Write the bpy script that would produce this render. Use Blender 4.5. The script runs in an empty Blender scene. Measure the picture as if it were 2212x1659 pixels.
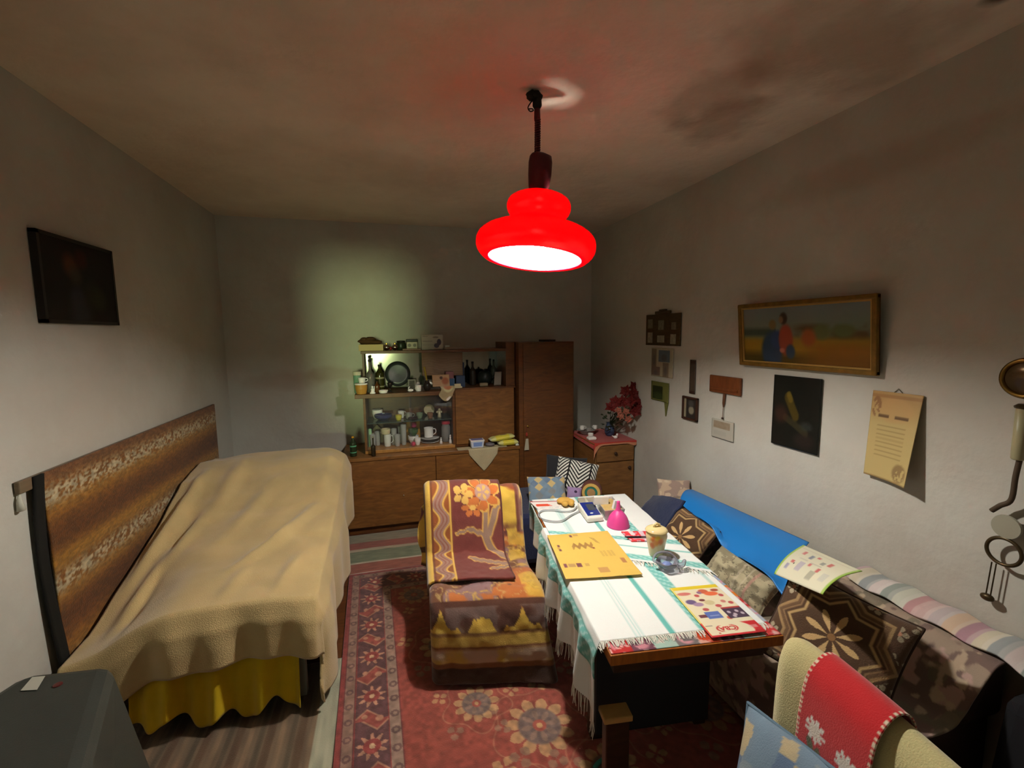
import bpy, math, random
import numpy as np
from mathutils import Matrix, Vector

random.seed(7); rng = np.random.default_rng(7)
S = bpy.context.scene
COL = S.collection
PI = math.pi

# ------------------------------------------------------------------ camera
F_PX, CX, CY = 980.0, 1106.0, 829.5
CAM = np.array([0.0, 0.0, 1.6])
_yaw, _pit, _rol = [math.radians(a) for a in (15.3, 6.32, -0.64)]
_f = np.array([math.sin(_yaw)*math.cos(_pit), math.cos(_yaw)*math.cos(_pit), -math.sin(_pit)])
_r0 = np.array([math.cos(_yaw), -math.sin(_yaw), 0.0]); _u0 = np.cross(_r0, _f)
_r = math.cos(_rol)*_r0 + math.sin(_rol)*_u0
_u = -math.sin(_rol)*_r0 + math.cos(_rol)*_u0
cam = bpy.data.cameras.new('camera'); camo = bpy.data.objects.new('camera', cam); COL.objects.link(camo)
cam.sensor_fit = 'HORIZONTAL'; cam.sensor_width = 36.0; cam.lens = F_PX/2212.0*36.0
cam.clip_start = 0.02
M = Matrix(((_r[0], _u[0], -_f[0], CAM[0]), (_r[1], _u[1], -_f[1], CAM[1]), (_r[2], _u[2], -_f[2], CAM[2]), (0, 0, 0, 1)))
camo.matrix_world = M
S.camera = camo

# ------------------------------------------------------------------ exposure
S.view_settings.view_transform = 'Standard'
S.view_settings.look = 'None'
S.view_settings.gamma = 1.0
S.view_settings.use_curve_mapping = False
S.view_settings.exposure = 0.60

# ------------------------------------------------------------------ daylight outside the window
W = bpy.data.worlds.new('world'); S.world = W; W.use_nodes = True
bg = W.node_tree.nodes['Background']; bg.inputs[0].default_value = (0.62, 0.85, 0.70, 1); bg.inputs[1].default_value = 0.8
sun = bpy.data.lights.new('sun', 'SUN'); suno = bpy.data.objects.new('sun', sun); COL.objects.link(suno)
sun.energy = 0.75; sun.color = (0.80, 1.0, 0.50); sun.angle = math.radians(5.5)
SUN_DIR = Vector((0.05, 1.0, -0.02))          # light filtered low through the garden trees
suno.rotation_euler = (-SUN_DIR).to_track_quat('Z', 'Y').to_euler()
suno.location = (-0.5, -6, 1.6)
BULB = 980.0                                    # brightness of the pendant's bulb

def at(px, py, ax, v):
    d = _f + (px-CX)/F_PX*_r - (py-CY)/F_PX*_u
    i = 'xyz'.index(ax)
    return CAM + d*(v-CAM[i])/d[i]

# ------------------------------------------------------------------ helpers
def lin(c):
    if isinstance(c, str):
        c = c.lstrip('#'); c = [int(c[i:i+2], 16) for i in (0, 2, 4)]
    c = np.asarray(c, float)/255.0
    return np.where(c <= 0.04045, c/12.92, ((c+0.055)/1.055)**2.4)

def nodes_of(m):
    m.use_nodes = True
    return m.node_tree.nodes, m.node_tree.links, m.node_tree.nodes['Principled BSDF']

_mats = {}
def mat(name, col, rough=0.6, metal=0.0, var=0.0, scale=20, bump=0.0, bscale=60, spec=0.4, stretch=None, sheen=0.0, trans=0.0, ior=1.45, alpha=1.0, col2=None):
    if name in _mats: return _mats[name]
    m = bpy.data.materials.new(name); N, L, P = nodes_of(m)
    c = lin(col); P.inputs['Base Color'].default_value = (*c, 1)
    P.inputs['Roughness'].default_value = rough; P.inputs['Metallic'].default_value = metal
    P.inputs['Specular IOR Level'].default_value = spec
    P.inputs['Transmission Weight'].default_value = trans; P.inputs['IOR'].default_value = ior
    P.inputs['Sheen Weight'].default_value = sheen
    if var or col2 is not None or bump:
        tc = N.new('ShaderNodeTexCoord'); mp = N.new('ShaderNodeMapping'); L.new(tc.outputs['Object'], mp.inputs[0])
        if stretch: mp.inputs['Scale'].default_value = stretch
        nz = N.new('ShaderNodeTexNoise'); nz.inputs['Scale'].default_value = scale; nz.inputs['Detail'].default_value = 6
        L.new(mp.outputs[0], nz.inputs['Vector'])
        if var or col2 is not None:
            rp = N.new('ShaderNodeValToRGB')
            a = c*(1-var); b = lin(col2) if col2 is not None else np.clip(c*(1+var), 0, 1)
            rp.color_ramp.elements[0].position = 0.3; rp.color_ramp.elements[1].position = 0.7
            rp.color_ramp.elements[0].color = (*a, 1); rp.color_ramp.elements[1].color = (*b, 1)
            L.new(nz.outputs[0], rp.inputs[0]); L.new(rp.outputs[0], P.inputs['Base Color'])
        if bump:
            n2 = N.new('ShaderNodeTexNoise'); n2.inputs['Scale'].default_value = bscale; n2.inputs['Detail'].default_value = 3
            L.new(mp.outputs[0], n2.inputs['Vector'])
            bp = N.new('ShaderNodeBump'); bp.inputs['Strength'].default_value = bump; bp.inputs['Distance'].default_value = 0.01
            L.new(n2.outputs[0], bp.inputs['Height']); L.new(bp.outputs[0], P.inputs['Normal'])
    _mats[name] = m
    return m

def wood(name, c1, c2, rough=0.42, stretch=(3, 3, 14), scale=2.2):
    if name in _mats: return _mats[name]
    m = bpy.data.materials.new(name); N, L, P = nodes_of(m)
    P.inputs['Roughness'].default_value = rough; P.inputs['Specular IOR Level'].default_value = 0.35
    tc = N.new('ShaderNodeTexCoord'); mp = N.new('ShaderNodeMapping'); mp.inputs['Scale'].default_value = stretch
    nz = N.new('ShaderNodeTexNoise'); nz.inputs['Scale'].default_value = scale; nz.inputs['Detail'].default_value = 8; nz.inputs['Distortion'].default_value = 1.4
    rp = N.new('ShaderNodeValToRGB'); rp.color_ramp.elements[0].position = 0.28; rp.color_ramp.elements[1].position = 0.72
    rp.color_ramp.elements[0].color = (*lin(c1), 1); rp.color_ramp.elements[1].color = (*lin(c2), 1)
    L.new(tc.outputs['Object'], mp.inputs[0]); L.new(mp.outputs[0], nz.inputs['Vector']); L.new(nz.outputs[0], rp.inputs[0]); L.new(rp.outputs[0], P.inputs['Base Color'])
    _mats[name] = m
    return m

def cmat(name, rough=0.85, bump=0.25, bscale=350, sheen=0.2, spec=0.25):
    """material that reads the colour pattern woven / printed on the mesh"""
    if name in _mats: return _mats[name]
    m = bpy.data.materials.new(name); N, L, P = nodes_of(m)
    a = N.new('ShaderNodeVertexColor'); a.layer_name = 'Col'
    L.new(a.outputs[0], P.inputs['Base Color'])
    P.inputs['Roughness'].default_value = rough; P.inputs['Sheen Weight'].default_value = sheen; P.inputs['Specular IOR Level'].default_value = spec
    if bump:
        tc = N.new('ShaderNodeTexCoord'); n2 = N.new('ShaderNodeTexNoise'); n2.inputs['Scale'].default_value = bscale
        L.new(tc.outputs['Object'], n2.inputs['Vector'])
        bp = N.new('ShaderNodeBump'); bp.inputs['Strength'].default_value = bump; bp.inputs['Distance'].default_value = 0.004
        L.new(n2.outputs[0], bp.inputs['Height']); L.new(bp.outputs[0], P.inputs['Normal'])
    _mats[name] = m
    return m

def glassy(name, col, alpha=0.35, rough=0.05):
    """thin clear sheet or vessel: mostly lets light through, some gloss"""
    if name in _mats: return _mats[name]
    m = bpy.data.materials.new(name); m.use_nodes = True; N, L = m.node_tree.nodes, m.node_tree.links
    N.clear(); o = N.new('ShaderNodeOutputMaterial'); t = N.new('ShaderNodeBsdfTransparent'); g = N.new('ShaderNodeBsdfGlossy'); d = N.new('ShaderNodeBsdfDiffuse')
    t.inputs[0].default_value = (*np.clip(lin(col)*0.4+0.6, 0, 1), 1); g.inputs['Roughness'].default_value = rough; d.inputs[0].default_value = (*lin(col), 1)
    fr = N.new('ShaderNodeFresnel'); fr.inputs[0].default_value = 1.45
    m1 = N.new('ShaderNodeMixShader'); m1.inputs[0].default_value = alpha; L.new(t.outputs[0], m1.inputs[1]); L.new(d.outputs[0], m1.inputs[2])
    m2 = N.new('ShaderNodeMixShader'); L.new(fr.outputs[0], m2.inputs[0]); L.new(m1.outputs[0], m2.inputs[1]); L.new(g.outputs[0], m2.inputs[2])
    L.new(m2.outputs[0], o.inputs[0]); _mats[name] = m
    return m

_frames = {}
def tag(o, label=None, cat=None, group=None, kind=None):
    if label: o['label'] = label
    if cat: o['category'] = cat
    if group: o['group'] = group
    if kind: o['kind'] = kind
    return o

def thing(name, label, cat, loc=(0, 0, 0), rz=0.0, group=None):
    o = bpy.data.objects.new(name, None); COL.objects.link(o)
    o.empty_display_size = 0.05
    o.location = loc; o.rotation_euler = (0, 0, rz); tag(o, label, cat, group)
    _frames[o.name] = (np.array(loc, float), rz)
    return o

def obj(name, V, Fc, m, parent=None, world=False, smooth=False, col=None, bevel=0, solid=0, loc=None, rz=0.0, off=0):
    """one mesh object; world=True: V is in world space and is moved into the parent's frame"""
    V = np.asarray(V, float).reshape(-1, 3)
    if parent is not None and world:
        L0, a = _frames.get(parent.name, (np.zeros(3), 0.0))
        D = V-L0; c, s = math.cos(-a), math.sin(-a)
        V = np.stack([c*D[:, 0]-s*D[:, 1], s*D[:, 0]+c*D[:, 1], D[:, 2]], 1)
    elif parent is None and world and loc is None:
        base = np.array([(V[:, 0].min()+V[:, 0].max())/2, (V[:, 1].min()+V[:, 1].max())/2, V[:, 2].min()])
        V = V-base; loc = base
    me = bpy.data.meshes.new(name)
    me.from_pydata(V.tolist(), [], [list(map(int, f)) for f in Fc]); me.update()
    if col is not None:
        ca = me.color_attributes.new('Col', 'FLOAT_COLOR', 'POINT')
        c = np.ones((len(V), 4)); c[:, :3] = lin(np.clip(np.asarray(col, float).reshape(-1, 3), 0, 255))
        ca.data.foreach_set('color', c.ravel().astype(np.float32))
    if smooth: me.polygons.foreach_set('use_smooth', np.ones(len(me.polygons), bool))
    o = bpy.data.objects.new(name, me); COL.objects.link(o)
    if m is not None: me.materials.append(m)
    if parent is not None:
        o.parent = parent
        if parent.type == 'MESH' and not world: pass
        l0, _ = _frames.get(parent.name, (np.zeros(3), 0.0))
        _frames[o.name] = _frames.get(parent.name, (np.zeros(3), 0.0))
    if loc is not None:
        o.location = loc; o.rotation_euler = (0, 0, rz); _frames[o.name] = (np.array(loc, float), rz)
    if bevel:
        b = o.modifiers.new('bevel', 'BEVEL'); b.width = bevel; b.segments = 2; b.limit_method = 'ANGLE'
    if solid:
        s = o.modifiers.new('thickness', 'SOLIDIFY'); s.thickness = solid; s.offset = off
    return o

class MB:
    def __init__(s): s.v = []; s.f = []
    def add(s, V, Fc):
        n = len(s.v); s.v += [tuple(map(float, p)) for p in V]; s.f += [[i+n for i in f] for f in Fc]; return s
    def box(s, x0, x1, y0, y1, z0, z1):
        return s.add([(x0, y0, z0), (x1, y0, z0), (x1, y1, z0), (x0, y1, z0), (x0, y0, z1), (x1, y0, z1), (x1, y1, z1), (x0, y1, z1)],
                     [(0, 3, 2, 1), (4, 5, 6, 7), (0, 1, 5, 4), (1, 2, 6, 5), (2, 3, 7, 6), (3, 0, 4, 7)])
    def lathe(s, prof, n=24, c=(0, 0, 0), capb=True, capt=True):
        V = []; Fc = []
        for r, z in prof:
            for k in range(n):
                a = 2*PI*k/n; V.append((c[0]+r*math.cos(a), c[1]+r*math.sin(a), c[2]+z))
        for i in range(len(prof)-1):
            for k in range(n):
                k2 = (k+1) % n; Fc.append((i*n+k, i*n+k2, (i+1)*n+k2, (i+1)*n+k))
        if capb: Fc.append(tuple(range(n-1, -1, -1)))
        if capt: Fc.append(tuple(range((len(prof)-1)*n, len(prof)*n)))
        return s.add(V, Fc)
    def tube(s, pts, r, n=8, caps=True):
        P = [np.array(p, float) for p in pts]; m = len(P); V = []; Fc = []
        R = r if hasattr(r, '__len__') else [r]*m
        prev = None
        for i in range(m):
            t = P[min(i+1, m-1)]-P[max(i-1, 0)]; t = t/(np.linalg.norm(t)+1e-12)
            a = prev if prev is not None else (np.array([0, 0, 1.0]) if abs(t[2]) < .9 else np.array([1.0, 0, 0]))
            u = a-t*(a@t); u /= np.linalg.norm(u)+1e-12; w = np.cross(t, u); prev = u
            for k in range(n):
                g = 2*PI*k/n; V.append(P[i]+R[i]*(math.cos(g)*u+math.sin(g)*w))
        for i in range(m-1):
            for k in range(n):
                k2 = (k+1) % n; Fc.append((i*n+k, i*n+k2, (i+1)*n+k2, (i+1)*n+k))
        if caps: Fc.append(tuple(range(n-1, -1, -1))); Fc.append(tuple(range((m-1)*n, m*n)))
        return s.add(V, Fc)
    def hexa(s, B, T):
        """four bottom corners and four top corners, both counter-clockwise from above"""
        return s.add(list(B)+list(T), [(3, 2, 1, 0), (4, 5, 6, 7), (0, 1, 5, 4), (1, 2, 6, 5), (2, 3, 7, 6), (3, 0, 4, 7)])
    def blob(s, c, r, n=12, m=8, jit=0.0):
        c = np.array(c, float); r = np.array(r, float)*np.ones(3); V = []; Fc = []
        for i in range(m+1):
            th = PI*i/m
            for k in range(n):
                a = 2*PI*k/n; d = np.array([math.sin(th)*math.cos(a), math.sin(th)*math.sin(a), math.cos(th)])
                V.append(c+r*d*(1+(random.uniform(-jit, jit) if 0 < i < m else 0)))
        for i in range(m):
            for k in range(n):
                k2 = (k+1) % n; Fc.append((i*n+k, (i+1)*n+k, (i+1)*n+k2, i*n+k2))
        return s.add(V, Fc)
    def obj(s, name, m, parent=None, **k): return obj(name, s.v, s.f, m, parent, **k)

def gridfaces(nu, nv, wrap=False):
    i = np.arange(nu-1)[:, None]; jn = nv if wrap else nv-1; j = np.arange(jn)[None, :]
    j2 = (j+1) % nv
    return np.stack([i*nv+j+0*i, (i+1)*nv+j, (i+1)*nv+j2, i*nv+j2+0*i], -1).reshape(-1, 4)

def sheet(name, P, m, parent=None, col=None, thick=0.004, world=True, flip=False, off=0, smooth=True, **k):
    """P (nu,nv,3) grid of points -> one cloth / paper object"""
    nu, nv = P.shape[:2]; Fc = gridfaces(nu, nv)
    if flip: Fc = Fc[:, ::-1]
    return obj(name, P.reshape(-1, 3), Fc, m, parent, world=world, smooth=smooth, col=None if col is None else col.reshape(-1, 3), solid=thick, off=off, **k)

def uvgrid(nu, nv):
    return np.meshgrid(np.linspace(0, 1, nu), np.linspace(0, 1, nv), indexing='ij')

def C3(c):
    if isinstance(c, str):
        c = c.lstrip('#'); c = [int(c[i:i+2], 16) for i in (0, 2, 4)]
    return np.array(c, float)
def fill(shape, c): return np.ones(shape+(3,))*C3(c)
def put(img, m, c):
    """paint colour c where mask m (0..1)"""
    m = np.clip(np.asarray(m, float), 0, 1)[..., None]
    img[...] = img*(1-m)+C3(c)*m
    return img
def band(x, a, b, s=0.004): return np.clip((x-a)/s+.5, 0, 1)*np.clip((b-x)/s+.5, 0, 1)
def disk(x, y, cx, cy, rx, ry=None, s=0.12):
    ry = ry or rx
    d = np.sqrt(((x-cx)/rx)**2+((y-cy)/ry)**2); return np.clip((1-d)/s+.5, 0, 1)
def seg(x, y, a, b, w):
    ax, ay = a; bx, by = b; dx, dy = bx-ax, by-ay; t = np.clip(((x-ax)*dx+(y-ay)*dy)/(dx*dx+dy*dy+1e-12), 0, 1)
    d = np.hypot(x-ax-t*dx, y-ay-t*dy); return np.clip((w-d)/(0.35*w)+.5, 0, 1)
def petal(x, y, cx, cy, r0, r1, n, w=0.5, ph=0.0):
    dx, dy = x-cx, y-cy; r = np.hypot(dx, dy); a = np.arctan2(dy, dx)+ph
    t = np.clip((r-r0)/(r1-r0), 0, 1); half = (PI/n)*w*np.sin(PI*t)**.7
    off = np.abs((a*n/(2*PI)+.5) % 1-.5)*2*PI/n
    return ((off*1 < half*1.0) & (r > r0) & (r < r1)).astype(float)
_P = rng.random((256, 256))
def vnoise(x, y, oct=3):
    """smooth value noise"""
    out = 0; amp = 1; tot = 0
    for o in range(oct):
        X = x*2**o+17.3*o; Y = y*2**o+9.1*o
        xi = np.floor(X).astype(int); yi = np.floor(Y).astype(int); fx = X-xi; fy = Y-yi
        fx = fx*fx*(3-2*fx); fy = fy*fy*(3-2*fy)
        g = lambda a, b: _P[a % 256, b % 256]
        out = out+amp*((g(xi, yi)*(1-fx)+g(xi+1, yi)*fx)*(1-fy)+(g(xi, yi+1)*(1-fx)+g(xi+1, yi+1)*fx)*fy); tot += amp; amp *= .5
    return out/tot
def spline(pts, n):
    """smooth curve through points"""
    P = np.array(pts, float); m = len(P); t = np.linspace(0, m-1, n); out = []
    for q in t:
        i = min(int(q), m-2); f = q-i
        p0, p1, p2, p3 = P[max(i-1, 0)], P[i], P[i+1], P[min(i+2, m-1)]
        out.append(.5*((2*p1)+(-p0+p2)*f+(2*p0-5*p1+4*p2-p3)*f*f+(-p0+3*p1-3*p2+p3)*f**3))
    return np.array(out)

# ================================================================== the room
XL, XR, YB, YF, H = -1.29, 2.0, 4.25, -1.3, 2.57

def plaster(name, base, stain, marks=()):
    m = bpy.data.materials.new(name); N, L, P = nodes_of(m)
    P.inputs['Roughness'].default_value = 0.92; P.inputs['Specular IOR Level'].default_value = 0.1
    g = N.new('ShaderNodeNewGeometry')
    nz = N.new('ShaderNodeTexNoise'); nz.inputs['Scale'].default_value = 1.3; nz.inputs['Detail'].default_value = 7; nz.inputs['Roughness'].default_value = .6
    L.new(g.outputs['Position'], nz.inputs['Vector'])
    rp = N.new('ShaderNodeValToRGB'); rp.color_ramp.elements[0].position = .34; rp.color_ramp.elements[1].position = .62
    b, s = lin(base), lin(stain)
    rp.color_ramp.elements[0].color = (*(b*.72+s*.28), 1); rp.color_ramp.elements[1].color = (*b, 1)
    L.new(nz.outputs[0], rp.inputs[0]); last = rp.outputs[0]
    n3 = N.new('ShaderNodeTexNoise'); n3.inputs['Scale'].default_value = 5; n3.inputs['Detail'].default_value = 4
    L.new(g.outputs['Position'], n3.inputs['Vector'])
    for (cx, cy, cz, sx, sy, sz, k, colr) in marks:           # damp and soot marks, plus painted-in lamp shade edges, each with its own shape
        mp = N.new('ShaderNodeVectorMath'); mp.operation = 'SUBTRACT'; L.new(g.outputs['Position'], mp.inputs[0]); mp.inputs[1].default_value = (cx, cy, cz)
        dv = N.new('ShaderNodeVectorMath'); dv.operation = 'DIVIDE'; L.new(mp.outputs[0], dv.inputs[0]); dv.inputs[1].default_value = (sx, sy, sz)
        ln = N.new('ShaderNodeVectorMath'); ln.operation = 'LENGTH'; L.new(dv.outputs[0], ln.inputs[0])
        ad = N.new('ShaderNodeMath'); ad.operation = 'MULTIPLY_ADD'; L.new(n3.outputs[0], ad.inputs[0]); ad.inputs[1].default_value = 1.6; ad.inputs[2].default_value = -.8
        a2 = N.new('ShaderNodeMath'); a2.operation = 'ADD'; L.new(ad.outputs[0], a2.inputs[0]); L.new(ln.outputs['Value'], a2.inputs[1])
        mr = N.new('ShaderNodeMapRange'); mr.inputs[1].default_value = 1.15; mr.inputs[2].default_value = .55; mr.inputs[3].default_value = 0; mr.inputs[4].default_value = k
        L.new(a2.outputs[0], mr.inputs[0])
        mx = N.new('ShaderNodeMix'); mx.data_type = 'RGBA'; L.new(mr.outputs[0], mx.inputs['Factor']); L.new(last, mx.inputs[6]); mx.inputs[7].default_value = (*lin(colr), 1)
        last = mx.outputs[2]
    L.new(last, P.inputs['Base Color'])
    n2 = N.new('ShaderNodeTexNoise'); n2.inputs['Scale'].default_value = 14; n2.inputs['Detail'].default_value = 5
    L.new(g.outputs['Position'], n2.inputs['Vector'])
    bp = N.new('ShaderNodeBump'); bp.inputs['Strength'].default_value = .25; bp.inputs['Distance'].default_value = .02
    L.new(n2.outputs[0], bp.inputs['Height']); L.new(bp.outputs[0], P.inputs['Normal'])
    return m

m_wall = plaster('wall_plaster', (198, 196, 186), (150, 122, 96),
                 marks=[(1.55, 4.25, .35, .35, .3, .25, .5, (170, 150, 140)), (-.85, 4.25, 1.22, .3, .2, .09, .28, (150, 112, 82)), (-.45, 4.25, 1.26, .25, .2, .07, .28, (150, 112, 82)),  # brown pair paints the lamp's cut-off shade edge onto the back wall
                        (2.0, 3.0, .55, .1, .3, .3, .3, (150, 140, 135)), (2.0, 1.55, 2.28, .1, .6, .08, .25, (150, 120, 90))])
m_ceil = plaster('ceiling_plaster', (236, 220, 200), (140, 105, 75),
                 marks=[(1.55, 1.35, 2.57, .45, .28, .3, .35, (130, 95, 60)), (1.35, 1.7, 2.57, .18, .3, .3, .35, (130, 95, 65)), (1.78, 1.0, 2.57, .05, .05, .3, .8, (60, 40, 20)),
                        (1.55, 1.9, 2.57, .2, .25, .3, .4, (120, 85, 60)), (.75, 2.0, 2.57, .0, .0, .1, 0, (0, 0, 0))][:4])
m_floor = wood('floor_boards', '4a2a14', '6b3c1c', rough=.5, stretch=(2, 14, 2))

def struct(name, mb, m, **k):
    o = mb.obj(name, m, world=True, **k); o['kind'] = 'structure'; return o
t = .18
struct('floor', MB().box(XL-t, XR+t, YF-t, YB+t, -.15, 0), m_floor)
struct('ceiling', MB().box(XL-t, XR+t, YF-t, YB+t, H, H+.15), m_ceil)
struct('wall_left', MB().box(XL-t, XL, YF-t, YB+t, 0, H), m_wall)
struct('wall_right', MB().box(XR, XR+t, YF-t, YB+t, 0, H), m_wall)
struct('wall_back', MB().box(XL, XR, YB, YB+t, 0, H), m_wall)
WX0, WX1, WZ0, WZ1 = -.85, -.05, .85, 2.35
struct('wall_front', MB().box(XL, WX0, YF-t, YF, 0, H).box(WX1, XR, YF-t, YF, 0, H).box(WX0, WX1, YF-t, YF, 0, WZ0).box(WX0, WX1, YF-t, YF, WZ1, H), m_wall)
m_paint = mat('window_paint', 'c9c2ae', rough=.5)
win = bpy.data.objects.new('window_1', None); COL.objects.link(win); win.location = ((WX0+WX1)/2, YF-t/2, WZ0); win['kind'] = 'structure'
_frames['window_1'] = (np.array(win.location), 0)
yw = YF-t/2
MB().box(WX0, WX0+.05, yw-.03, yw+.03, WZ0, WZ1).box(WX1-.05, WX1, yw-.03, yw+.03, WZ0, WZ1).box(WX0, WX1, yw-.03, yw+.03, WZ0, WZ0+.05).box(WX0, WX1, yw-.03, yw+.03, WZ1-.05, WZ1).obj('window_frame', m_paint, win, world=True)
MB().box(WX0-.03, WX1+.03, YF-.06, YF+.1, WZ0-.04, WZ0).obj('window_sill', m_paint, win, world=True)
MB().box(WX0+.05, WX1-.05, yw-.003, yw+.003, WZ0+.05, WZ1-.05).obj('window_pane', glassy('window_glass', 'ffffff', .01, .02), win, world=True)

# ================================================================== pendant lamp
LX, LY = .632, 1.842
lamp = thing('pendant_lamp', 'glowing red pendant lamp on a coiled cord above the table', 'lamp', (LX, LY, 1.9))
TILT = Matrix.Rotation(math.radians(6.5), 3, 'Y') @ Matrix.Rotation(math.radians(-3.5), 3, 'X')
PIV = Vector((0, 0, .27))
def tilt(V): return [tuple(TILT @ (Vector(p)-PIV)+PIV) for p in V]
outer = [(.192, .002), (.205, 0), (.222, .008), (.240, .028), (.247, .055), (.240, .086), (.212, .110), (.165, .126), (.130, .139), (.115, .158), (.117, .178), (.128, .197), (.132, .218), (.124, .240), (.096, .256), (.060, .263), (.034, .264)]
op = spline(outer, 48)
def offs(prof, d):
    P = np.array(prof); T = np.gradient(P, axis=0); T /= np.linalg.norm(T, axis=1)[:, None]
    return P+d*np.stack([-T[:, 1], T[:, 0]], 1)
inner = offs(op, .004); lin_o = offs(op, .008); lin_i = offs(op, .011)
def shell(a, b, n=56):
    mb = MB(); V = []; Fc = []
    ring = list(map(tuple, a))+list(map(tuple, b[::-1])); k = len(ring)
    for i, (r, z) in enumerate(ring):
        for j in range(n):
            g = 2*PI*j/n; V.append((r*math.cos(g), r*math.sin(g), z))
    for i in range(k):
        i2 = (i+1) % k
        for j in range(n):
            j2 = (j+1) % n; Fc.append((i*n+j, i*n+j2, i2*n+j2, i2*n+j))
    mb.v = tilt(V); mb.f = Fc; return mb
def translucent(name, dcol, tcol, mixf, gloss=.05):
    m = bpy.data.materials.new(name); m.use_nodes = True; N, L = m.node_tree.nodes, m.node_tree.links; N.clear()
    o = N.new('ShaderNodeOutputMaterial'); d = N.new('ShaderNodeBsdfDiffuse'); tr = N.new('ShaderNodeBsdfTranslucent'); g = N.new('ShaderNodeBsdfGlossy'); g.inputs['Roughness'].default_value = .25
    d.inputs[0].default_value = (*dcol, 1); tr.inputs[0].default_value = (*tcol, 1)
    a = N.new('ShaderNodeMixShader'); a.inputs[0].default_value = mixf; L.new(d.outputs[0], a.inputs[1]); L.new(tr.outputs[0], a.inputs[2])
    b = N.new('ShaderNodeMixShader'); b.inputs[0].default_value = gloss; L.new(a.outputs[0], b.inputs[1]); L.new(g.outputs[0], b.inputs[2]); L.new(b.outputs[0], o.inputs[0])
    return m
m_shade = translucent('red_shade', (.74, .004, .022), (.74, .008, .030), .56)
m_liner = translucent('white_liner', (.86, .84, .78), (.9, .86, .80), .40, 0)
shade = shell(op, inner).obj('shade', m_shade, lamp, smooth=True)
shell(lin_o, lin_i).obj('liner', m_liner, shade, smooth=True)
m_bulb = bpy.data.materials.new('bulb_glow'); m_bulb.use_nodes = True; _N = m_bulb.node_tree.nodes; _N.clear()
_e = _N.new('ShaderNodeEmission'); _e.inputs[0].default_value = (1, .965, .88, 1); _e.inputs[1].default_value = BULB; _o = _N.new('ShaderNodeOutputMaterial'); m_bulb.node_tree.links.new(_e.outputs[0], _o.inputs[0])
mb = MB().lathe([(.002, .035), (.02, .039), (.034, .052), (.038, .070), (.034, .088), (.022, .108), (.014, .124)], 20); mb.v = tilt(mb.v)
mb.obj('bulb', m_bulb, lamp, smooth=True)
m_hold = mat('maroon_plastic', '5a1a20', rough=.45)
mb = MB().lathe([(.013, .124), (.018, .13), (.018, .20)], 16); mb.v = tilt(mb.v); mb.obj('socket', mat('socket_white', 'c8c0b0'), lamp)
# pull-down winder housing above the shade (flat oval body), set slightly to one side of the shade's top hole
V = []; rows = [(.018, .012, .205, 0), (.027, .036, .262, -.010), (.033, .036, .275, -.010), (.044, .030, .30, -.004), (.049, .033, .345, 0), (.050, .034, .395, .003), (.046, .032, .418, .004), (.030, .022, .428, -.004), (.012, .012, .432, -.010)]
n = 24; Fc = []
for a, b, z, dx in rows:
    for j in range(n):
        g = 2*PI*j/n; V.append((dx+a*math.cos(g), b*math.sin(g), z))
for i in range(len(rows)-1):
    for j in range(n): Fc.append((i*n+j, i*n+(j+1) % n, (i+1)*n+(j+1) % n, (i+1)*n+j))
Fc.append(tuple(range(n-1, -1, -1))); Fc.append(tuple(range((len(rows)-1)*n, len(rows)*n)))
hs = MB(); hs.add(V, Fc); hs.obj('winder_housing', m_hold, lamp, smooth=True)
# coiled cord
pts = []
for i in range(241):
    f = i/240; z = .425+f*.135; a = f*2*PI*15; r = .0095; pts.append((-.010+.006*f+r*math.cos(a)-.004*f, r*math.sin(a), z))
MB().tube(pts, .0036, 6).obj('coiled_cord', m_hold, lamp, smooth=True)
MB().lathe([(.012, 0), (.013, .01), (.012, .042), (.009, .05)], 14, (-.010, 0, .555)).obj('cord_sleeve', m_hold, lamp)
m_dark = mat('dark_metal', '2a2016', rough=.6, metal=.3)
hook = MB()
hook.lathe([(.012, 0), (.019, .012), (.018, .035), (.012, .05)], 12, (-.010, 0, .60))
hook.blob((-.022, .0, .648), (.034, .024, .020), jit=.12); hook.blob((-.040, -.006, .640), (.018, .016, .014), jit=.15)
hook.obj('ceiling_hook', m_dark, lamp, smooth=True)
MB().tube(spline([(-.03, 0, .63), (-.05, -.004, .60), (-.042, -.006, .585), (-.028, -.004, .590), (-.03, .004, .60), (-.048, .004, .597)], 24), .0025, 6).obj('loose_wire', m_dark, lamp)

# ================================================================== wall unit: sideboard, display cabinet, wardrobe
m_w1 = wood('walnut_veneer', '684220', '8c5e2e'); m_w2 = wood('walnut_dark', '55331a', '70451f'); m_wl = wood('walnut_edge', '9a6a32', 'b27d3e', stretch=(14, 3, 3))
sb = thing('sideboard', 'long low brown veneer sideboard under the glass display cabinet', 'sideboard', (.36, 3.96, 0))
MB().box(-.375, 1.075, 3.715, 4.22, .05, .607).box(-.35, 1.06, 3.74, 4.2, 0, .05).obj('body', m_w2, sb, world=True)
MB().box(-.385, 1.075, 3.69, 4.22, .607, .635).obj('top_board', m_w1, sb, world=True, bevel=.003)
for x0, x1, kx in ((-.368, .348, .083), (.354, 1.068, .70)):
    d = MB().box(x0, x1, 3.70, 3.716, .06, .603).obj('door', m_w1, sb, world=True, bevel=.002)
    kb = MB(); kb.lathe([(.0, 0), (.007, .001), (.007, .004), (.004, .010), (.0055, .014), (.001, .016)], 10); kb.v = [(kx+p[0], 3.70-p[2], .300+p[1]) for p in kb.v]
    kb.obj('keyhole_plate', mat('nickel', 'd8d0c0', rough=.25, metal=1), d, world=True)

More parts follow.
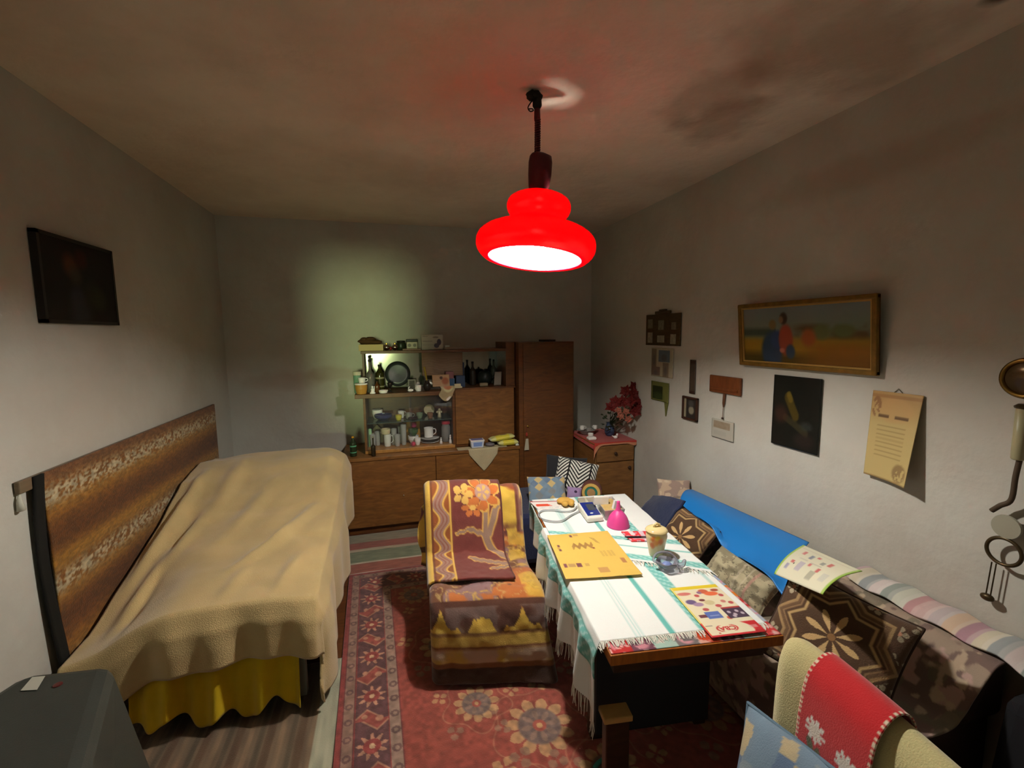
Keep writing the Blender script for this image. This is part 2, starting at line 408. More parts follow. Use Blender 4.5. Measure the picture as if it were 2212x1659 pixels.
dc = thing('display_cabinet', 'glass fronted display cabinet with mirrored niche full of trinkets', 'cabinet', (.43, 4.0, .635))
MB().box(-.205, .53, 3.80, 4.2, .636, .662).obj('base_board', m_wl, dc, world=True, bevel=.002)
MB().box(-.205, -.187, 3.80, 4.2, .662, 1.097).obj('side_panel', m_w2, dc, world=True)
MB().box(.515, .535, 3.80, 4.2, .662, 1.097).obj('side_panel', m_w2, dc, world=True)
MB().box(-.187, .515, 4.185, 4.2, .662, 1.097).obj('back_panel', m_w2, dc, world=True)
MB().box(-.265, .535, 3.78, 4.2, 1.097, 1.13).obj('middle_board', m_w2, dc, world=True, bevel=.002)
MB().box(-.186, .514, 3.86, 4.18, .872, .878).obj('glass_shelf', glassy('shelf_glass', 'a9c4bc', .15), dc, world=True)
m_pane = glassy('pane_glass', 'ffffff', .012, .02)
MB().box(-.186, .175, 3.812, 3.816, .664, 1.096).obj('glass_pane', m_pane, dc, world=True)
MB().box(.155, .514, 3.826, 3.830, .664, 1.096).obj('glass_pane', m_pane, dc, world=True)
MB().box(.536, 1.06, 3.815, 4.2, .640, 1.13).obj('bureau_body', m_w2, dc, world=True)
MB().box(.540, 1.056, 3.80, 3.814, .66, 1.135).obj('drop_door', m_w1, dc, world=True, bevel=.002)
MB().box(.536, 1.07, 3.80, 4.2, 1.131, 1.145).obj('bureau_top', m_w2, dc, world=True)
m_mirror = mat('old_mirror', 'b9b7a8', rough=.09, metal=1.0, var=.12, scale=5)
MB().box(-.187, .991, 4.165, 4.172, 1.146, 1.45).obj('mirror', m_mirror, dc, world=True)
MB().box(-.205, -.188, 3.98, 4.2, 1.13, 1.452).obj('niche_side', m_w2, dc, world=True)
MB().box(-.205, .991, 3.80, 4.2, 1.452, 1.474).obj('top_board', m_w2, dc, world=True, bevel=.002)
MB().box(.992, 1.07, 3.82, 4.2, 1.146, 1.527).obj('niche_side', m_w2, dc, world=True)

wd = thing('wardrobe', 'tall narrow brown veneer wardrobe beside the display cabinet', 'wardrobe', (1.33, 3.96, 0))
MB().box(1.078, 1.582, 3.715, 4.22, .03, 1.527).box(1.09, 1.57, 3.74, 4.2, 0, .03).obj('body', m_w2, wd, world=True)
wdd = MB().box(1.115, 1.572, 3.70, 3.716, .05, 1.515).obj('door', m_w2, wd, world=True, bevel=.003)
kb = MB(); kb.lathe([(.0, 0), (.009, .001), (.009, .004), (.003, .006), (.003, .02)], 10); kb.v = [(1.150+p[0], 3.70-p[2], .80+p[1]) for p in kb.v]
kb.obj('key', mat('brass', 'b08a40', rough=.3, metal=1), wdd, world=True)

# corner cabinet
cc = thing('corner_cabinet', 'small wooden cabinet in the corner under a red cloth', 'cabinet', (1.80, 3.6, 0))
m_cc = wood('pine_brown', '6f4a28', '8c6236')
MB().box(1.625, 1.985, 3.36, 3.85, .03, .675).box(1.64, 1.97, 3.39, 3.83, 0, .03).obj('body', m_cc, cc, world=True, bevel=.004)
MB().box(1.612, 1.99, 3.345, 3.86, .675, .69).obj('top_board', m_cc, cc, world=True, bevel=.003)
for nm, z0, z1, kx, kz in (('drawer', .53, .665, 1.80, .60), ('door', .05, .52, 1.93, .47)):
    d = MB().box(1.635, 1.978, 3.345, 3.36, z0, z1).obj(nm, m_cc, cc, world=True, bevel=.003)
    kb = MB(); kb.lathe([(.006, 0), (.006, .008), (.014, .013), (.014, .02), (.005, .024)], 12); kb.v = [(kx+p[0], 3.346-p[2], kz+p[1]) for p in kb.v]
    kb.obj('knob', mat('dark_knob', '3a2414'), d, world=True, smooth=True)

# ================================================================== floor coverings
m_carpet = cmat('carpet_pile', rough=.95, bump=.5, bscale=220, sheen=.3)
def carpet_colours(X, Y, x0, y1):
    """oriental pattern in metres; x0 left edge, y1 far edge"""
    dl = np.minimum(X-x0, y1-Y)                      # distance in from the nearest edge
    along = np.where(X-x0 < y1-Y, Y, X)
    img = fill(X.shape, (150, 62, 58))
    put(img, vnoise(X*9, Y*9)*.5, (120, 44, 46))
    # field
    red = (160, 70, 60); img2 = fill(X.shape, red); put(img2, vnoise(X*3, Y*3, 2)*.55, (128, 62, 48))
    beige, grey, navy = (196, 160, 110), (112, 96, 92), (92, 60, 64)
    fl = [(.50, 1.60, .14), (.33, 1.28, .13), (.68, 1.34, .12), (.90, 1.60, .1), (.28, 1.78, .10), (.62, 2.05, .13), (.2, 2.2, .12), (.45, 2.5, .14), (.85, 2.4, .12), (1.2, 1.5, .13), (1.3, 2.0, .12), (.15, 1.02, .12), (.85, .95, .13), (.5, .85, .12), (1.2, 1.0, .12), (.1, 2.7, .1)]
    for k, (fx, fy, fr) in enumerate(fl):
        put(img2, petal(X, Y, fx, fy, fr*.42, fr, 11, .85, k)*.85, beige if k % 2 == 0 else (184, 146, 100))
        put(img2, disk(X, Y, fx, fy, fr*.62), grey); put(img2, petal(X, Y, fx, fy, fr*.15, fr*.55, 8, .6, k*.7)*.6, (150, 122, 104)); put(img2, disk(X, Y, fx, fy, fr*.2), (160, 76, 62))
        put(img2, disk(X, Y, fx, fy, fr*.09), beige)
        for q in range(5):                            # leafy scrolls around each rosette
            a = k*1.3+q*1.26; cx, cy = fx+math.cos(a)*fr*1.65, fy+math.sin(a)*fr*1.65
            put(img2, petal(X, Y, cx, cy, .004, fr*.36, 4 if q % 2 else 3, .7, a)*.8, beige if q % 2 else (150, 118, 96))
            rr = np.hypot(X-fx, Y-fy); aa = np.arctan2(Y-fy, X-fx)
        put(img2, band(np.hypot(X-fx, Y-fy)+.02*np.sin(5*np.arctan2(Y-fy, X-fx)), fr*1.32, fr*1.32+.006)*.55, (188, 140, 104))
    f = (dl > .262)
    img[f] = img2[f]
    # wide border with flowers and leaves
    b = (dl > .075) & (dl < .205)
    ib = fill(X.shape, navy); put(ib, vnoise(X*8+3, Y*8)*.5, (96, 60, 66))
    ph = (along % .26)/.26-.5; pd = (dl-.14)
    r = np.hypot(ph*.26, pd); a = np.arctan2(pd, ph*.26)
    par = (np.floor(along/.26).astype(int) % 2)
    put(ib, ((r < .062*(.7+.3*np.cos(9*a))) & (r > .02)), (190, 140, 112)); put(ib, r < .034, (148, 60, 58)); put(ib, r < .012, (210, 180, 140))
    ph2 = ((along+.13) % .26)/.26-.5; tri = np.abs(ph2*.26)*1.1 < (.062-np.abs(pd+.02*np.where(par == 1, 1, -1)))
    put(ib, tri, (152, 70, 62)); put(ib, band(np.abs(ph2*.26)*1.1-(.062-np.abs(pd+.02*np.where(par == 1, 1, -1))), -.007, .004)*.8, (196, 150, 118))
    put(ib, disk(ph2*.26, pd, 0, .03, .016)+disk(ph2*.26, pd, .02, -.03, .012), (190, 140, 112))
    img[b] = ib[b]
    # narrow guard stripes
    for a0, a1, c0 in ((.022, .068, (150, 120, 104)), (.208, .258, (156, 132, 116))):
        g = (dl > a0) & (dl < a1); ig = fill(X.shape, c0); m = (a0+a1)/2; w = (a1-a0)/2
        q = (along % .085)/.085-.5
        put(ig, ((np.hypot(q*.085, dl-m) < w*.75) & (np.hypot(q*.085, dl-m) > w*.35))*.75, (92, 66, 66)); put(ig, (np.abs(dl-m) > w*.86), (104, 52, 54))
        img[g] = ig[g]
    img = img*.80+np.array((124., 86., 74.))*.20
    img *= (.86+.28*vnoise(X*60, Y*60, 1))[..., None]
    return img
cx0, cx1, cy0, cy1 = -.292, 1.62, .60, 3.06
U, Vv = uvgrid(480, 620); X = cx0+U*(cx1-cx0); Y = cy0+Vv*(cy1-cy0)
Z = .010+.004*vnoise(X*3, Y*3, 2)
o = sheet('oriental_carpet', np.stack([X+(3.06-Y)*.034-0.012, Y, Z], -1), m_carpet, col=carpet_colours(X, Y, cx0, cy1), thick=.008, off=1, flip=True)
tag(o, 'red oriental carpet with flowered border under the armchair and table', 'carpet')
# striped rag runner by the sideboard
U, Vv = uvgrid(200, 120); X = -.62+U*2.0; Y = 3.062+Vv*.628
img = fill(X.shape, (150, 136, 112)); d = Y-3.05
for a, b, c in ((0, .02, (206, 200, 186)), (.02, .15, (150, 86, 70)), (.15, .17, (190, 176, 154)), (.17, .34, (118, 124, 98)), (.34, .38, (176, 160, 134)), (.38, .49, (146, 82, 70)), (.49, .66, (138, 130, 108))):
    put(img, band(d+.006*np.sin(X*9), a, b, .008), c)
img *= (.9+.2*vnoise(X*20, Y*90, 1))[..., None]
o = sheet('rag_runner', np.stack([X, Y+.003*np.sin(X*5), .007+.003*vnoise(X*4, Y*4)], -1), m_carpet, col=img, thick=.006, off=1, flip=True)
tag(o, 'pastel striped rag runner in front of the sideboard', 'rug')
# brown striped mat beside the bed
U, Vv = uvgrid(160, 160); X = -1.25+U*.99; Y = .3+Vv*1.95
img = fill(X.shape, (112, 92, 72)); q = (X+1.25) % .12
for a, b, c in ((0, .03, (92, 70, 52)), (.05, .07, (132, 108, 84)), (.09, .11, (84, 72, 56))): put(img, band(q, a, b, .006), c)
put(img, band(X, -.345, -.26), (168, 166, 142))
img *= (.9+.2*vnoise(X*80, Y*15, 1))[..., None]
o = sheet('striped_mat', np.stack([X, Y, .005+.002*vnoise(X*4, Y*4)], -1), m_carpet, col=img, thick=.005, off=1, flip=True)
tag(o, 'brown striped floor mat with a pale edge beside the bed', 'mat')

# ================================================================== bed, its covers
bed = thing('bed', 'low bed with pinkish mattress on grey legs under the tan blanket', 'bed', (-.78, 2.9, 0))
m_grey = mat('grey_metal', '8a867a', rough=.5); m_pink = mat('pink_ticking', 'b07a70', rough=.9, var=.15, scale=30)
MB().box(-1.0, -.39, 2.035, 3.64, .20, .27).obj('bed_frame', mat('bed_navy', '20222c', rough=.7), bed, world=True, bevel=.008)
mt = MB()
for x in (0,): mt.box(-.96, -.40, 2.03, 3.64, .27, .47)
mt.obj('mattress', m_pink, bed, world=True, bevel=.04)
for x in (-.97, -.43):
    for y in (2.06, 3.6): MB().box(x-.025, x+.025, y-.02, y+.02, .006 if y < 3 or x > -.6 else 0, .21).obj('leg', m_grey, bed, world=True, bevel=.004)
# pile of bedding hidden under the blanket at the far end
mb = MB(); mb.blob((-.80, 3.33, .585), (.36, .30, .115), 20, 12); o = mb.obj('bedding_pile', mat('white_linen', 'd8d4ca', rough=.9), world=True, smooth=True)
tag(o, 'white folded bedding peeping out beside the tan blanket at the wall', 'bedding')

m_blanket = mat('tan_wool', 'cdb27c', rough=.95, var=.10, scale=4, bump=.35, bscale=260, sheen=.35)
na, nb = 150, 150
A, B = np.meshgrid(np.linspace(-.215, 1.705, na), np.linspace(0, 1.30, nb), indexing='ij')   # cloth coordinates: a along the bed, b across
Wd = .90
y0, xl, xr = 1.965, -1.235, -.335
drF = np.maximum(-A, 0); drR = np.maximum(B-Wd, 0)
ya = y0+np.maximum(A, 0)
# height of what lies below, along and across the bed
hy = np.interp(ya, [1.9, 2.1, 2.5, 2.85, 3.1, 3.35, 3.55, 3.64, 3.68], [.515, .53, .55, .60, .68, .755, .775, .75, .70])
xx = np.minimum(B, Wd)/Wd
left = np.interp(ya, [1.95, 2.15, 2.35, 2.75, 3.1, 3.4, 3.68], [.36, .375, .44, .565, .72, .77, .72])
blend = np.clip(xx/.42, 0, 1); blend = blend*blend*(3-2*blend)
hz = left+(hy-left)*blend
edge = np.clip((xx-.80)/.2, 0, 1); hz = hz-.05*edge**2*np.clip((ya-2.7)/.5, 0, 1)-.02*edge**2
drop = np.sqrt((drF*1.0)**2+drR**2)
drop = np.where((drF > 0) & (drR > 0), np.hypot(drF, drR)*1.0, drop)
x = xl+np.minimum(B, Wd)+.028*np.clip(drR/.06, 0, 1)*1.0
y = ya-.030*np.clip(drF/.06, 0, 1)
z = hz-drop
z = np.where(drop > 0, z+.02*np.exp(-drop/.03)-.02, z)
# folds: hanging parts wave in and out, the top carries soft creases
wf = np.clip(drF/.12, 0, 1); wr = np.clip(drR/.15, 0, 1)
y += -wf*(.018*np.sin(B*15+1.2)+.012*np.sin(B*37+.5))*np.clip(B/.3, 0, 1)
x += wr*(.022*np.sin(A*9+.4)+.012*np.sin(A*23))
flare = np.clip((A-1.3)/.35, 0, 1)*wr; x += -.015*flare; 
def crease(p, q, w, h):
    ax, ay = p; bx, by = q; t = np.clip(((x-ax)*(bx-ax)+(y-ay)*(by-ay))/((bx-ax)**2+(by-ay)**2), 0, 1)
    d = np.hypot(x-ax-t*(bx-ax), y-ay-t*(by-ay)); return h*np.exp(-(d/w)**2)*np.sin(PI*np.clip(t, .02, .98))
top = (drop <= 0.02)
add = crease((-1.14, 2.05), (-1.02, 2.9), .035, .045)+crease((-1.20, 2.3), (-1.13, 3.3), .03, .05)+crease((-.62, 2.35), (-.42, 2.9), .035, .035)+crease((-.75, 2.2), (-.5, 2.62), .03, .028)+crease((-.88, 2.5), (-.70, 3.2), .05, .025)+crease((-.95, 3.5), (-1.0, 2.7), .05, .03)+crease((-.5, 2.0), (-.44, 2.35), .03, .018)+crease((-.70, 2.0), (-.66, 2.3), .03, .014)+crease((-.42, 2.9), (-.40, 3.5), .05, .03)
add -= crease((-1.08, 2.0), (-1.08, 2.9), .03, .03)
z += np.where(top, add, add*.3)
z += .018*(vnoise(x*4+5, y*4, 3)-.5)*2*np.where(top, 1, .3)
z = np.maximum(z, .05)
o = sheet('blanket', np.stack([x, y, z], -1), m_blanket, thick=.007, flip=True)
tag(o, 'plain tan wool blanket thrown over the whole bed', 'blanket')
# yellow cloth hanging below the blanket at the foot of the bed
U, Vv = uvgrid(110, 30); X = -1.03+U*.615
fold = .022*np.sin(U*22+.5)+.012*np.sin(U*47)
Y = 1.995-.045*(1-Vv)+fold*(.10+.9*(1-Vv)); zb = .05+.028*np.sin(U*22+2.2)+.014*np.sin(U*9)+.02*(1-U)
Z = zb*(1-Vv)+.42*Vv
o = sheet('yellow_valance', np.stack([X, Y, Z], -1), mat('yellow_cloth', 'd8b400', rough=.85, var=.06, scale=12, bump=.2, bscale=300, sheen=.2), thick=.003)
tag(o, 'bright yellow cloth hanging below the tan blanket at the bed foot', 'cloth')

# ================================================================== woven wall rug on the left wall
rug = thing('wall_rug', 'brown striped woven wall rug hanging on a wooden rod above the bed', 'rug', (XL+.02, 2.95, .33))
U, Vv = uvgrid(300, 170); Y = 2.06+U*1.77; Z = .30+Vv*.80; d = 1.10-Z
img = fill(Y.shape, (122, 74, 24))
for c0, w, c in ((.0, .05, (110, 70, 40)), (.16, .05, (150, 100, 30)), (.27, .08, (92, 52, 14)), (.36, .04, (150, 104, 34)), (.52, .05, (156, 108, 36)), (.60, .08, (96, 54, 14)), (.72, .05, (150, 98, 30))): put(img, np.exp(-((d-c0)/w)**2), c)
for c0 in (.095, .445, .79):
    sp = vnoise(Y*75, Z*110, 2); put(img, np.exp(-((d-c0)/.042)**2)*1.25*np.clip((sp-.36)*5, 0, 1), (176, 160, 128))
img *= (.82+.36*vnoise(Y*60, Z*150, 1))[..., None]
wob = .006*np.sin(Z*9)*np.clip((2.5-Y)/.4, 0, 1)
sheet('weave', np.stack([np.full_like(Y, XL+.018)+.010*vnoise(Y*2, Z*3), Y, Z], -1), cmat('rug_weave', bump=.8, bscale=160), rug, col=img, thick=.008)
U, Vv = uvgrid(6, 60); Y = 2.015+U*.05; Z = .30+Vv*.80
sheet('black_border', np.stack([np.full_like(Y, XL+.024)+.008*np.sin(Z*6), Y+.012*np.sin(Z*4.5+1.2), Z], -1), mat('black_felt', '14120e', rough=.95), rug, thick=.008)
MB().box(XL+.004, XL+.022, 1.955, 3.85, 1.055, 1.10).obj('rod', wood('rod_wood', '6a5844', '7d6a52'), rug, world=True, bevel=.004)
MB().tube([(XL+.012, 1.965, 1.058), (XL+.014, 1.958, 1.03), (XL+.014, 1.962, .995)], [.003, .008, .013], 8).obj('tassel', mat('tassel_white', 'c9c6b6', rough=.9), rug, world=True, smooth=True)

# dark picture above it
pic = thing('dark_tapestry_picture', 'very dark square picture hanging on the wall above the striped rug', 'picture', (XL+.02, 2.44, 1.665))
U, Vv = uvgrid(80, 60); Y = 2.19+U*.475; Z = 1.672+Vv*.335
img = fill(Y.shape, (30, 22, 12)); put(img, vnoise(Y*8, Z*8)*.5, (22, 24, 28))
for a, b, r, c in ((.36, .70, .09, (92, 50, 24)), (.42, .58, .08, (60, 52, 38)), (.42, .30, .10, (44, 46, 56)), (.65, .35, .12, (40, 40, 24)), (.45, .10, .14, (48, 46, 46)), (.52, .80, .08, (60, 24, 14)), (.75, .3, .1, (44, 46, 26))): put(img, disk(U, Vv, a, b, r, r*1.4, s=.9)*.8, c)
sheet('canvas', np.stack([np.full_like(Y, XL+.022), Y, Z], -1), cmat('canvas', rough=.9, sheen=0), pic, col=img, thick=.006)
fr = MB(); yA, yB, zA, zB = 2.178, 2.678, 1.662, 2.017
for a in ((yA, yB, zA, zA+.014), (yA, yB, zB-.014, zB), (yA, yA+.014, zA, zB), (yB-.014, yB, zA, zB)): fr.box(XL+.003, XL+.028, *a)
fr.obj('frame', mat('almost_black_wood', '1c120a', rough=.6), pic, world=True)

# dark plastic casing at the bed foot
m_tv = mat('charcoal_plastic', '363833', rough=.55, bump=.1, bscale=300)
tv = thing('plastic_casing', 'dark grey moulded plastic casing with white sticker at the bed foot', 'appliance', (-.9, 1.2, 0))
B1 = [(-1.26, .80, .30), (-.50, .80, .30), (-.70, 1.44, .30), (-1.06, 1.47, .30)]
T1 = [(-1.24, .80, .70), (-.55, .80, .72), (-.775, 1.43, .70), (-.985, 1.455, .70)]
MB().hexa(B1, T1).obj('shell', m_tv, tv, world=True, bevel=.03)
MB().box(-1.24, -.52, .82, 1.42, .02, .30).obj('stand', mat('stand_dark', '2a2622', rough=.7), tv, world=True, bevel=.01)
MB().hexa([at(*q_, 'z', .699) for q_ in ((44, 1492), (80, 1490), (98, 1460), (70, 1462))], [at(*q_, 'z', .7025) for q_ in ((44, 1492), (80, 1490), (98, 1460), (70, 1462))]).obj('sticker', mat('sticker_white', 'b8b6a8'), tv, world=True)
MB().lathe([(.010, -.004), (.010, .003), (.006, .004)], 12, (-.865, 1.37, .70)).obj('red_button', mat('red_button', '5a2420', rough=.4), tv, world=True)

# ================================================================== table
TA = math.radians(-7.0); TZ = .62
T0 = np.array([.62, 1.16]); E1 = np.array([math.cos(TA), math.sin(TA)]); E2 = np.array([-math.sin(TA), math.cos(TA)])
TWd, TLn = .585, 1.31
def tw(u, v, z=TZ):
    u = np.asarray(u, float); v = np.asarray(v, float); z = np.asarray(z, float)+0*u
    return np.stack([T0[0]+E1[0]*u+E2[0]*v, T0[1]+E1[1]*u+E2[1]*v, z], -1)
def tuv(px, py, z=TZ):
    p = at(px, py, 'z', z)[:2]-T0; return float(p@E1), float(p@E2)
def tbox(mb, u0, u1, v0, v1, z0, z1):
    c = [(u0, v0), (u1, v0), (u1, v1), (u0, v1)]
    return mb.hexa([tw(a, b, z0) for a, b in c], [tw(a, b, z1) for a, b in c])
tb = thing('table', 'long wooden table with orange brown edge under the pendant lamp', 'table', (T0[0], T0[1], 0), TA)
m_tw = wood('orange_wood', '8a4a16', 'b46a26', stretch=(14, 3, 3)); m_td = wood('dark_oak', '2c1c10', '40291a')
tbox(MB(), 0, TWd, 0, TLn, TZ-.035, TZ).obj('tabletop', m_tw, tb, world=True, bevel=.003)
tbox(tbox(tbox(tbox(MB(), .03, TWd-.03, .05, .07, TZ-.10, TZ-.035), .03, TWd-.03, TLn-.07, TLn-.05, TZ-.10, TZ-.035), .03, .05, .07, TLn-.07, TZ-.10, TZ-.035), TWd-.05, TWd-.03, .07, TLn-.07, TZ-.10, TZ-.035).obj('apron', m_td, tb, world=True)
for u in (.05, TWd-.10):
    for v in (.33, TLn-.12): tbox(MB(), u, u+.05, v, v+.05, .011, TZ-.10).obj('leg', m_td, tb, world=True, bevel=.004)
tbox(MB(), .06, TWd-.06, .30, .318, .06, TZ-.10).obj('end_panel', mat('dark_panel', '2a2c30', rough=.8), tb, world=True)
# a low wooden post with a flat light top at the near corner
ps = tbox(MB(), .005, .085, .045, .085, .011, .355).obj('support_post', m_td, tb, world=True, bevel=.004)
tbox(MB(), -.005, .092, .035, .095, .355, .375).obj('post_cap', wood('light_wood', 'a8804a', 'bf9658'), ps, world=True, bevel=.004)

# glossy printed oilcloth on the bare tabletop
U, Vv = uvgrid(140, 260); u = .004+U*(TWd-.008); v = .006+Vv*(TLn-.012)
img = fill(u.shape, (150, 40, 44)); cell = .075
ci = np.floor(u/cell).astype(int)*7+np.floor(v/cell).astype(int)*13
pal = np.array([(178, 48, 48), (214, 120, 40), (110, 70, 84), (150, 172, 200), (164, 190, 178), (92, 86, 124), (196, 60, 60), (120, 110, 110), (176, 184, 200), (190, 70, 40)], float)
img = pal[np.mod(ci*3+ci//5, 10)]
put(img, disk((u % cell)/cell, (v % cell)/cell, .5, .5, .34, s=.3)*(vnoise(u*25, v*25) > .5)*.8, (220, 150, 160)); put(img, (vnoise(u*60, v*60, 2) > .66)*.7, (230, 200, 190))
o = sheet('oilcloth', tw(u, v, TZ+.0015), cmat('oilcloth_print', rough=.25, bump=0, sheen=0, spec=.5), col=img, thick=.001, flip=True)
tag(o, 'colourful printed oilcloth showing along the bare end of the table', 'oilcloth')

# white table runners with teal woven stripes
m_cloth = cmat('white_cotton', rough=.9, bump=.25, bscale=400)
teal = (104, 186, 178); tealp = (168, 210, 206); white = (240, 243, 240)
def teal_fret(img, a, b, mask):
    put(img, mask*.9, teal); put(img, mask*(((np.floor(a/.012)+np.floor(b/.012)) % 3 == 0)*.75), (190, 224, 220))
# near cloth: on the table and over its left edge
nu, nv = 170, 170
U, Vv = uvgrid(nu, nv); a = -.235+U*(TWd+.235-.012); b = .062+Vv*.86
img = fill(a.shape, white)
s = a
teal_fret(img, a, b, band(s, -.105, -.03)); put(img, band(s, -.108, -.104)+band(s, -.031, -.026), (90, 160, 150))
for c0 in (.118, .130, .142): put(img, band(s, c0, c0+.005, .003)*.6, tealp)
put(img, band(s, .232, .252), teal)
teal_fret(img, a, b, band(s, .338, .385)); put(img, band(s, .530, .545)*.7, tealp)
over = np.maximum(-a, 0)
lift = .0035+.002*vnoise(a*9, b*9, 2)
hang = np.clip(over/.05, 0, 1)
up = np.where(a >= 0, a, -.012*hang)
z = TZ+lift-np.where(over > 0, np.maximum(over-.006, 0), 0)
wav = hang*(.012*np.sin(b*26)+.008*np.sin(b*55+1))*np.clip(over/.2, 0, 1)*1.6
tip = np.clip((.20-b)/.14, 0, 1)*np.clip(over/.23, 0, 1)
P = tw(up-.012*hang+np.minimum(wav, .012)-.008, b+.02*tip, z-.07*tip)
near = thing('table_runner', 'white table runner with teal stripes and fringe over the near half', 'tablecloth', tuple(tw(.3, .4, TZ)))
sheet('cloth', P, m_cloth, near, col=img, thick=.0025, flip=True)
fm = mat('fringe_thread', 'e2ded2', rough=.95)
fr = MB()
for i in range(0, 150):
    f = i/149; k = int(round(f*(nv-1))); p = P[0, k]
    L = .055+.02*random.random(); q = p+np.array([random.uniform(-.008, .004), random.uniform(-.008, .008), -L])
    fr.tube([p, (p+q)/2+np.array([random.uniform(-.004, .004), random.uniform(-.004, .004), 0]), q], [.0018, .0016, .0010], 4)
o = fr.obj('hanging_fringe', fm, near, world=True); o['kind'] = 'stuff'
fr = MB()
for i in range(0, 150):
    k = 45+int(round(i/149*(nu-46))); p = P[k, 0]; L = .022+.012*random.random(); d = -np.array([E2[0], E2[1], 0])*L+np.array([E1[0], E1[1], 0])*random.uniform(-.012, .006)
    fr.tube([p, p+d*.5+np.array([0, 0, .002]), p+d-np.array([0, 0, .001])], [.0018, .0016, .0011], 4)
o = fr.obj('end_fringe', fm, near, world=True); o['kind'] = 'stuff'
# far cloth, laid a little askew over the near one
ang = math.radians(-17)
U, Vv = uvgrid(150, 130); a = U*.56; b = Vv*.72
ca, sa = math.cos(ang), math.sin(ang)
img = fill(a.shape, white)
teal_fret(img, a, b, band(b, .015, .055)); teal_fret(img, a, b, band(b, .19, .225))
for c0 in (.125, .13): put(img, band(b, c0, c0+.006)*.7, teal)
for c0 in (.09, .102): put(img, band(a, c0, c0+.008)*.5, tealp)
put(img, band(a, .25, .272)*.9, teal); teal_fret(img, a, b, band(a, .39, .43)*(b > .25)); put(img, band(a, .10, .125)*.5, tealp)
uu = .004+a*1.02; vv = .68+b*.86-.30*(U)*(1-Vv)
keep = vv
P2 = tw(uu, np.minimum(vv, TLn-.004), TZ+.0085+.003*vnoise(a*8+4, b*8, 2)+.002*(np.abs(np.sin(b*30)))*(U))
far = thing('table_cloth', 'white cloth with teal bands askew on the far half of the table', 'tablecloth', tuple(tw(.3, 1.0, TZ)))
sheet('cloth', P2, m_cloth, far, col=img, thick=.0025, flip=True)
fr = MB()
for i in range(110):
    k = int(round(i/109*149)); p = P2[k, 0]; L = .02+.012*random.random(); d = -np.array([E2[0], E2[1], 0])*L+np.array([E1[0], E1[1], 0])*random.uniform(-.012, .006)
    fr.tube([p, p+d*.6, p+d-np.array([0, 0, .002])], [.0016, .0014, .001], 4)
o = fr.obj('fringe', fm, far, world=True); o['kind'] = 'stuff'
# left overhang of the far half
U, Vv = uvgrid(30, 120); a = U*.17; b = .90+Vv*.40
img = fill(a.shape, (226, 230, 224)); teal_fret(img, a, b, band(a, .01, .085))
P3 = tw(-.010-.012*np.sin(b*30)*U+.012*np.sin(b*11)*U, b, TZ+.006-a*1.0)
P3[..., 2] = np.where(a < .01, TZ+.007, P3[..., 2])
sheet('hanging_side', P3, m_cloth, far, col=img, thick=.0025)

# ------------------------------------------------------------------ things on the table
TOP = TZ+.0145
def tflat(name, label, cat, quad_px, n, colf, m, thick=.0015, z=TOP, wob=.0):
    """flat sheet whose four corners lie on the table at the given pixels: near-left, near-right, far-right, far-left"""
    q = [at(px, py, 'z', z) for px, py in quad_px]
    U, Vv = uvgrid(*n)
    P = ((1-U)*(1-Vv))[..., None]*q[0]+(U*(1-Vv))[..., None]*q[1]+(U*Vv)[..., None]*q[2]+((1-U)*Vv)[..., None]*q[3]
    P[..., 2] += wob*vnoise(U*4, Vv*4, 2)
    o = sheet(name, P, m, col=colf(U, Vv), thick=thick, flip=True, smooth=True)
    return tag(o, label, cat), P
m_paper = cmat('printed_paper', rough=.5, bump=.05, sheen=0, spec=.4)
def kraft(U, V):
    img = fill(U.shape, (226, 190, 96)); put(img, vnoise(U*5, V*5)*.4, (214, 176, 84))
    br = (158, 116, 66); pu = (110, 60, 76)
    for k in range(7):                                            # zigzag motif
        x0 = .30+k*.045; y0, y1 = (.68, .60) if k % 2 else (.60, .68)
        for d in (0, .03, .06): put(img, seg(U, V, (x0, y0+d), (x0+.045, y1+d), .009)*.8, br)
    for x, y, w, h, c in ((.36, .93, .02, .03, pu), (.44, .95, .04, .025, (190, 150, 90)), (.10, .70, .018, .025, pu), (.10, .60, .018, .025, pu), (.09, .65, .02, .02, (190, 150, 84)), (.07, .25, .022, .04, pu), (.26, .25, .035, .04, pu), (.16, .25, .05, .035, (176, 140, 90)), (.37, .25, .03, .03, (190, 150, 84)), (.55, .13, .07, .05, (186, 140, 84)), (.90, .30, .03, .05, (176, 120, 80)), (.60, .60, .016, .02, (140, 70, 50))):
        put(img, band(U, x-w, x+w, .006)*band(V, y-h, y+h, .008)*.9, c)
    for k in range(9): put(img, seg(U, V, (.66+k*.022, .40), (.66+k*.022, .52), .004)*.5, br)
    for k in range(5): put(img, seg(U, V, (.64+.012*k, .86-.03*k), (.70+.008*k, .82-.03*k), .006)*.8, br)
    return img
o, _ = tflat('paper_placemat', 'ochre paper placemat with brown zigzag print on the table', 'placemat', [(1222, 1252), (1388, 1242), (1312, 1148), (1182, 1157)], (110, 110), kraft, m_paper, wob=.004)
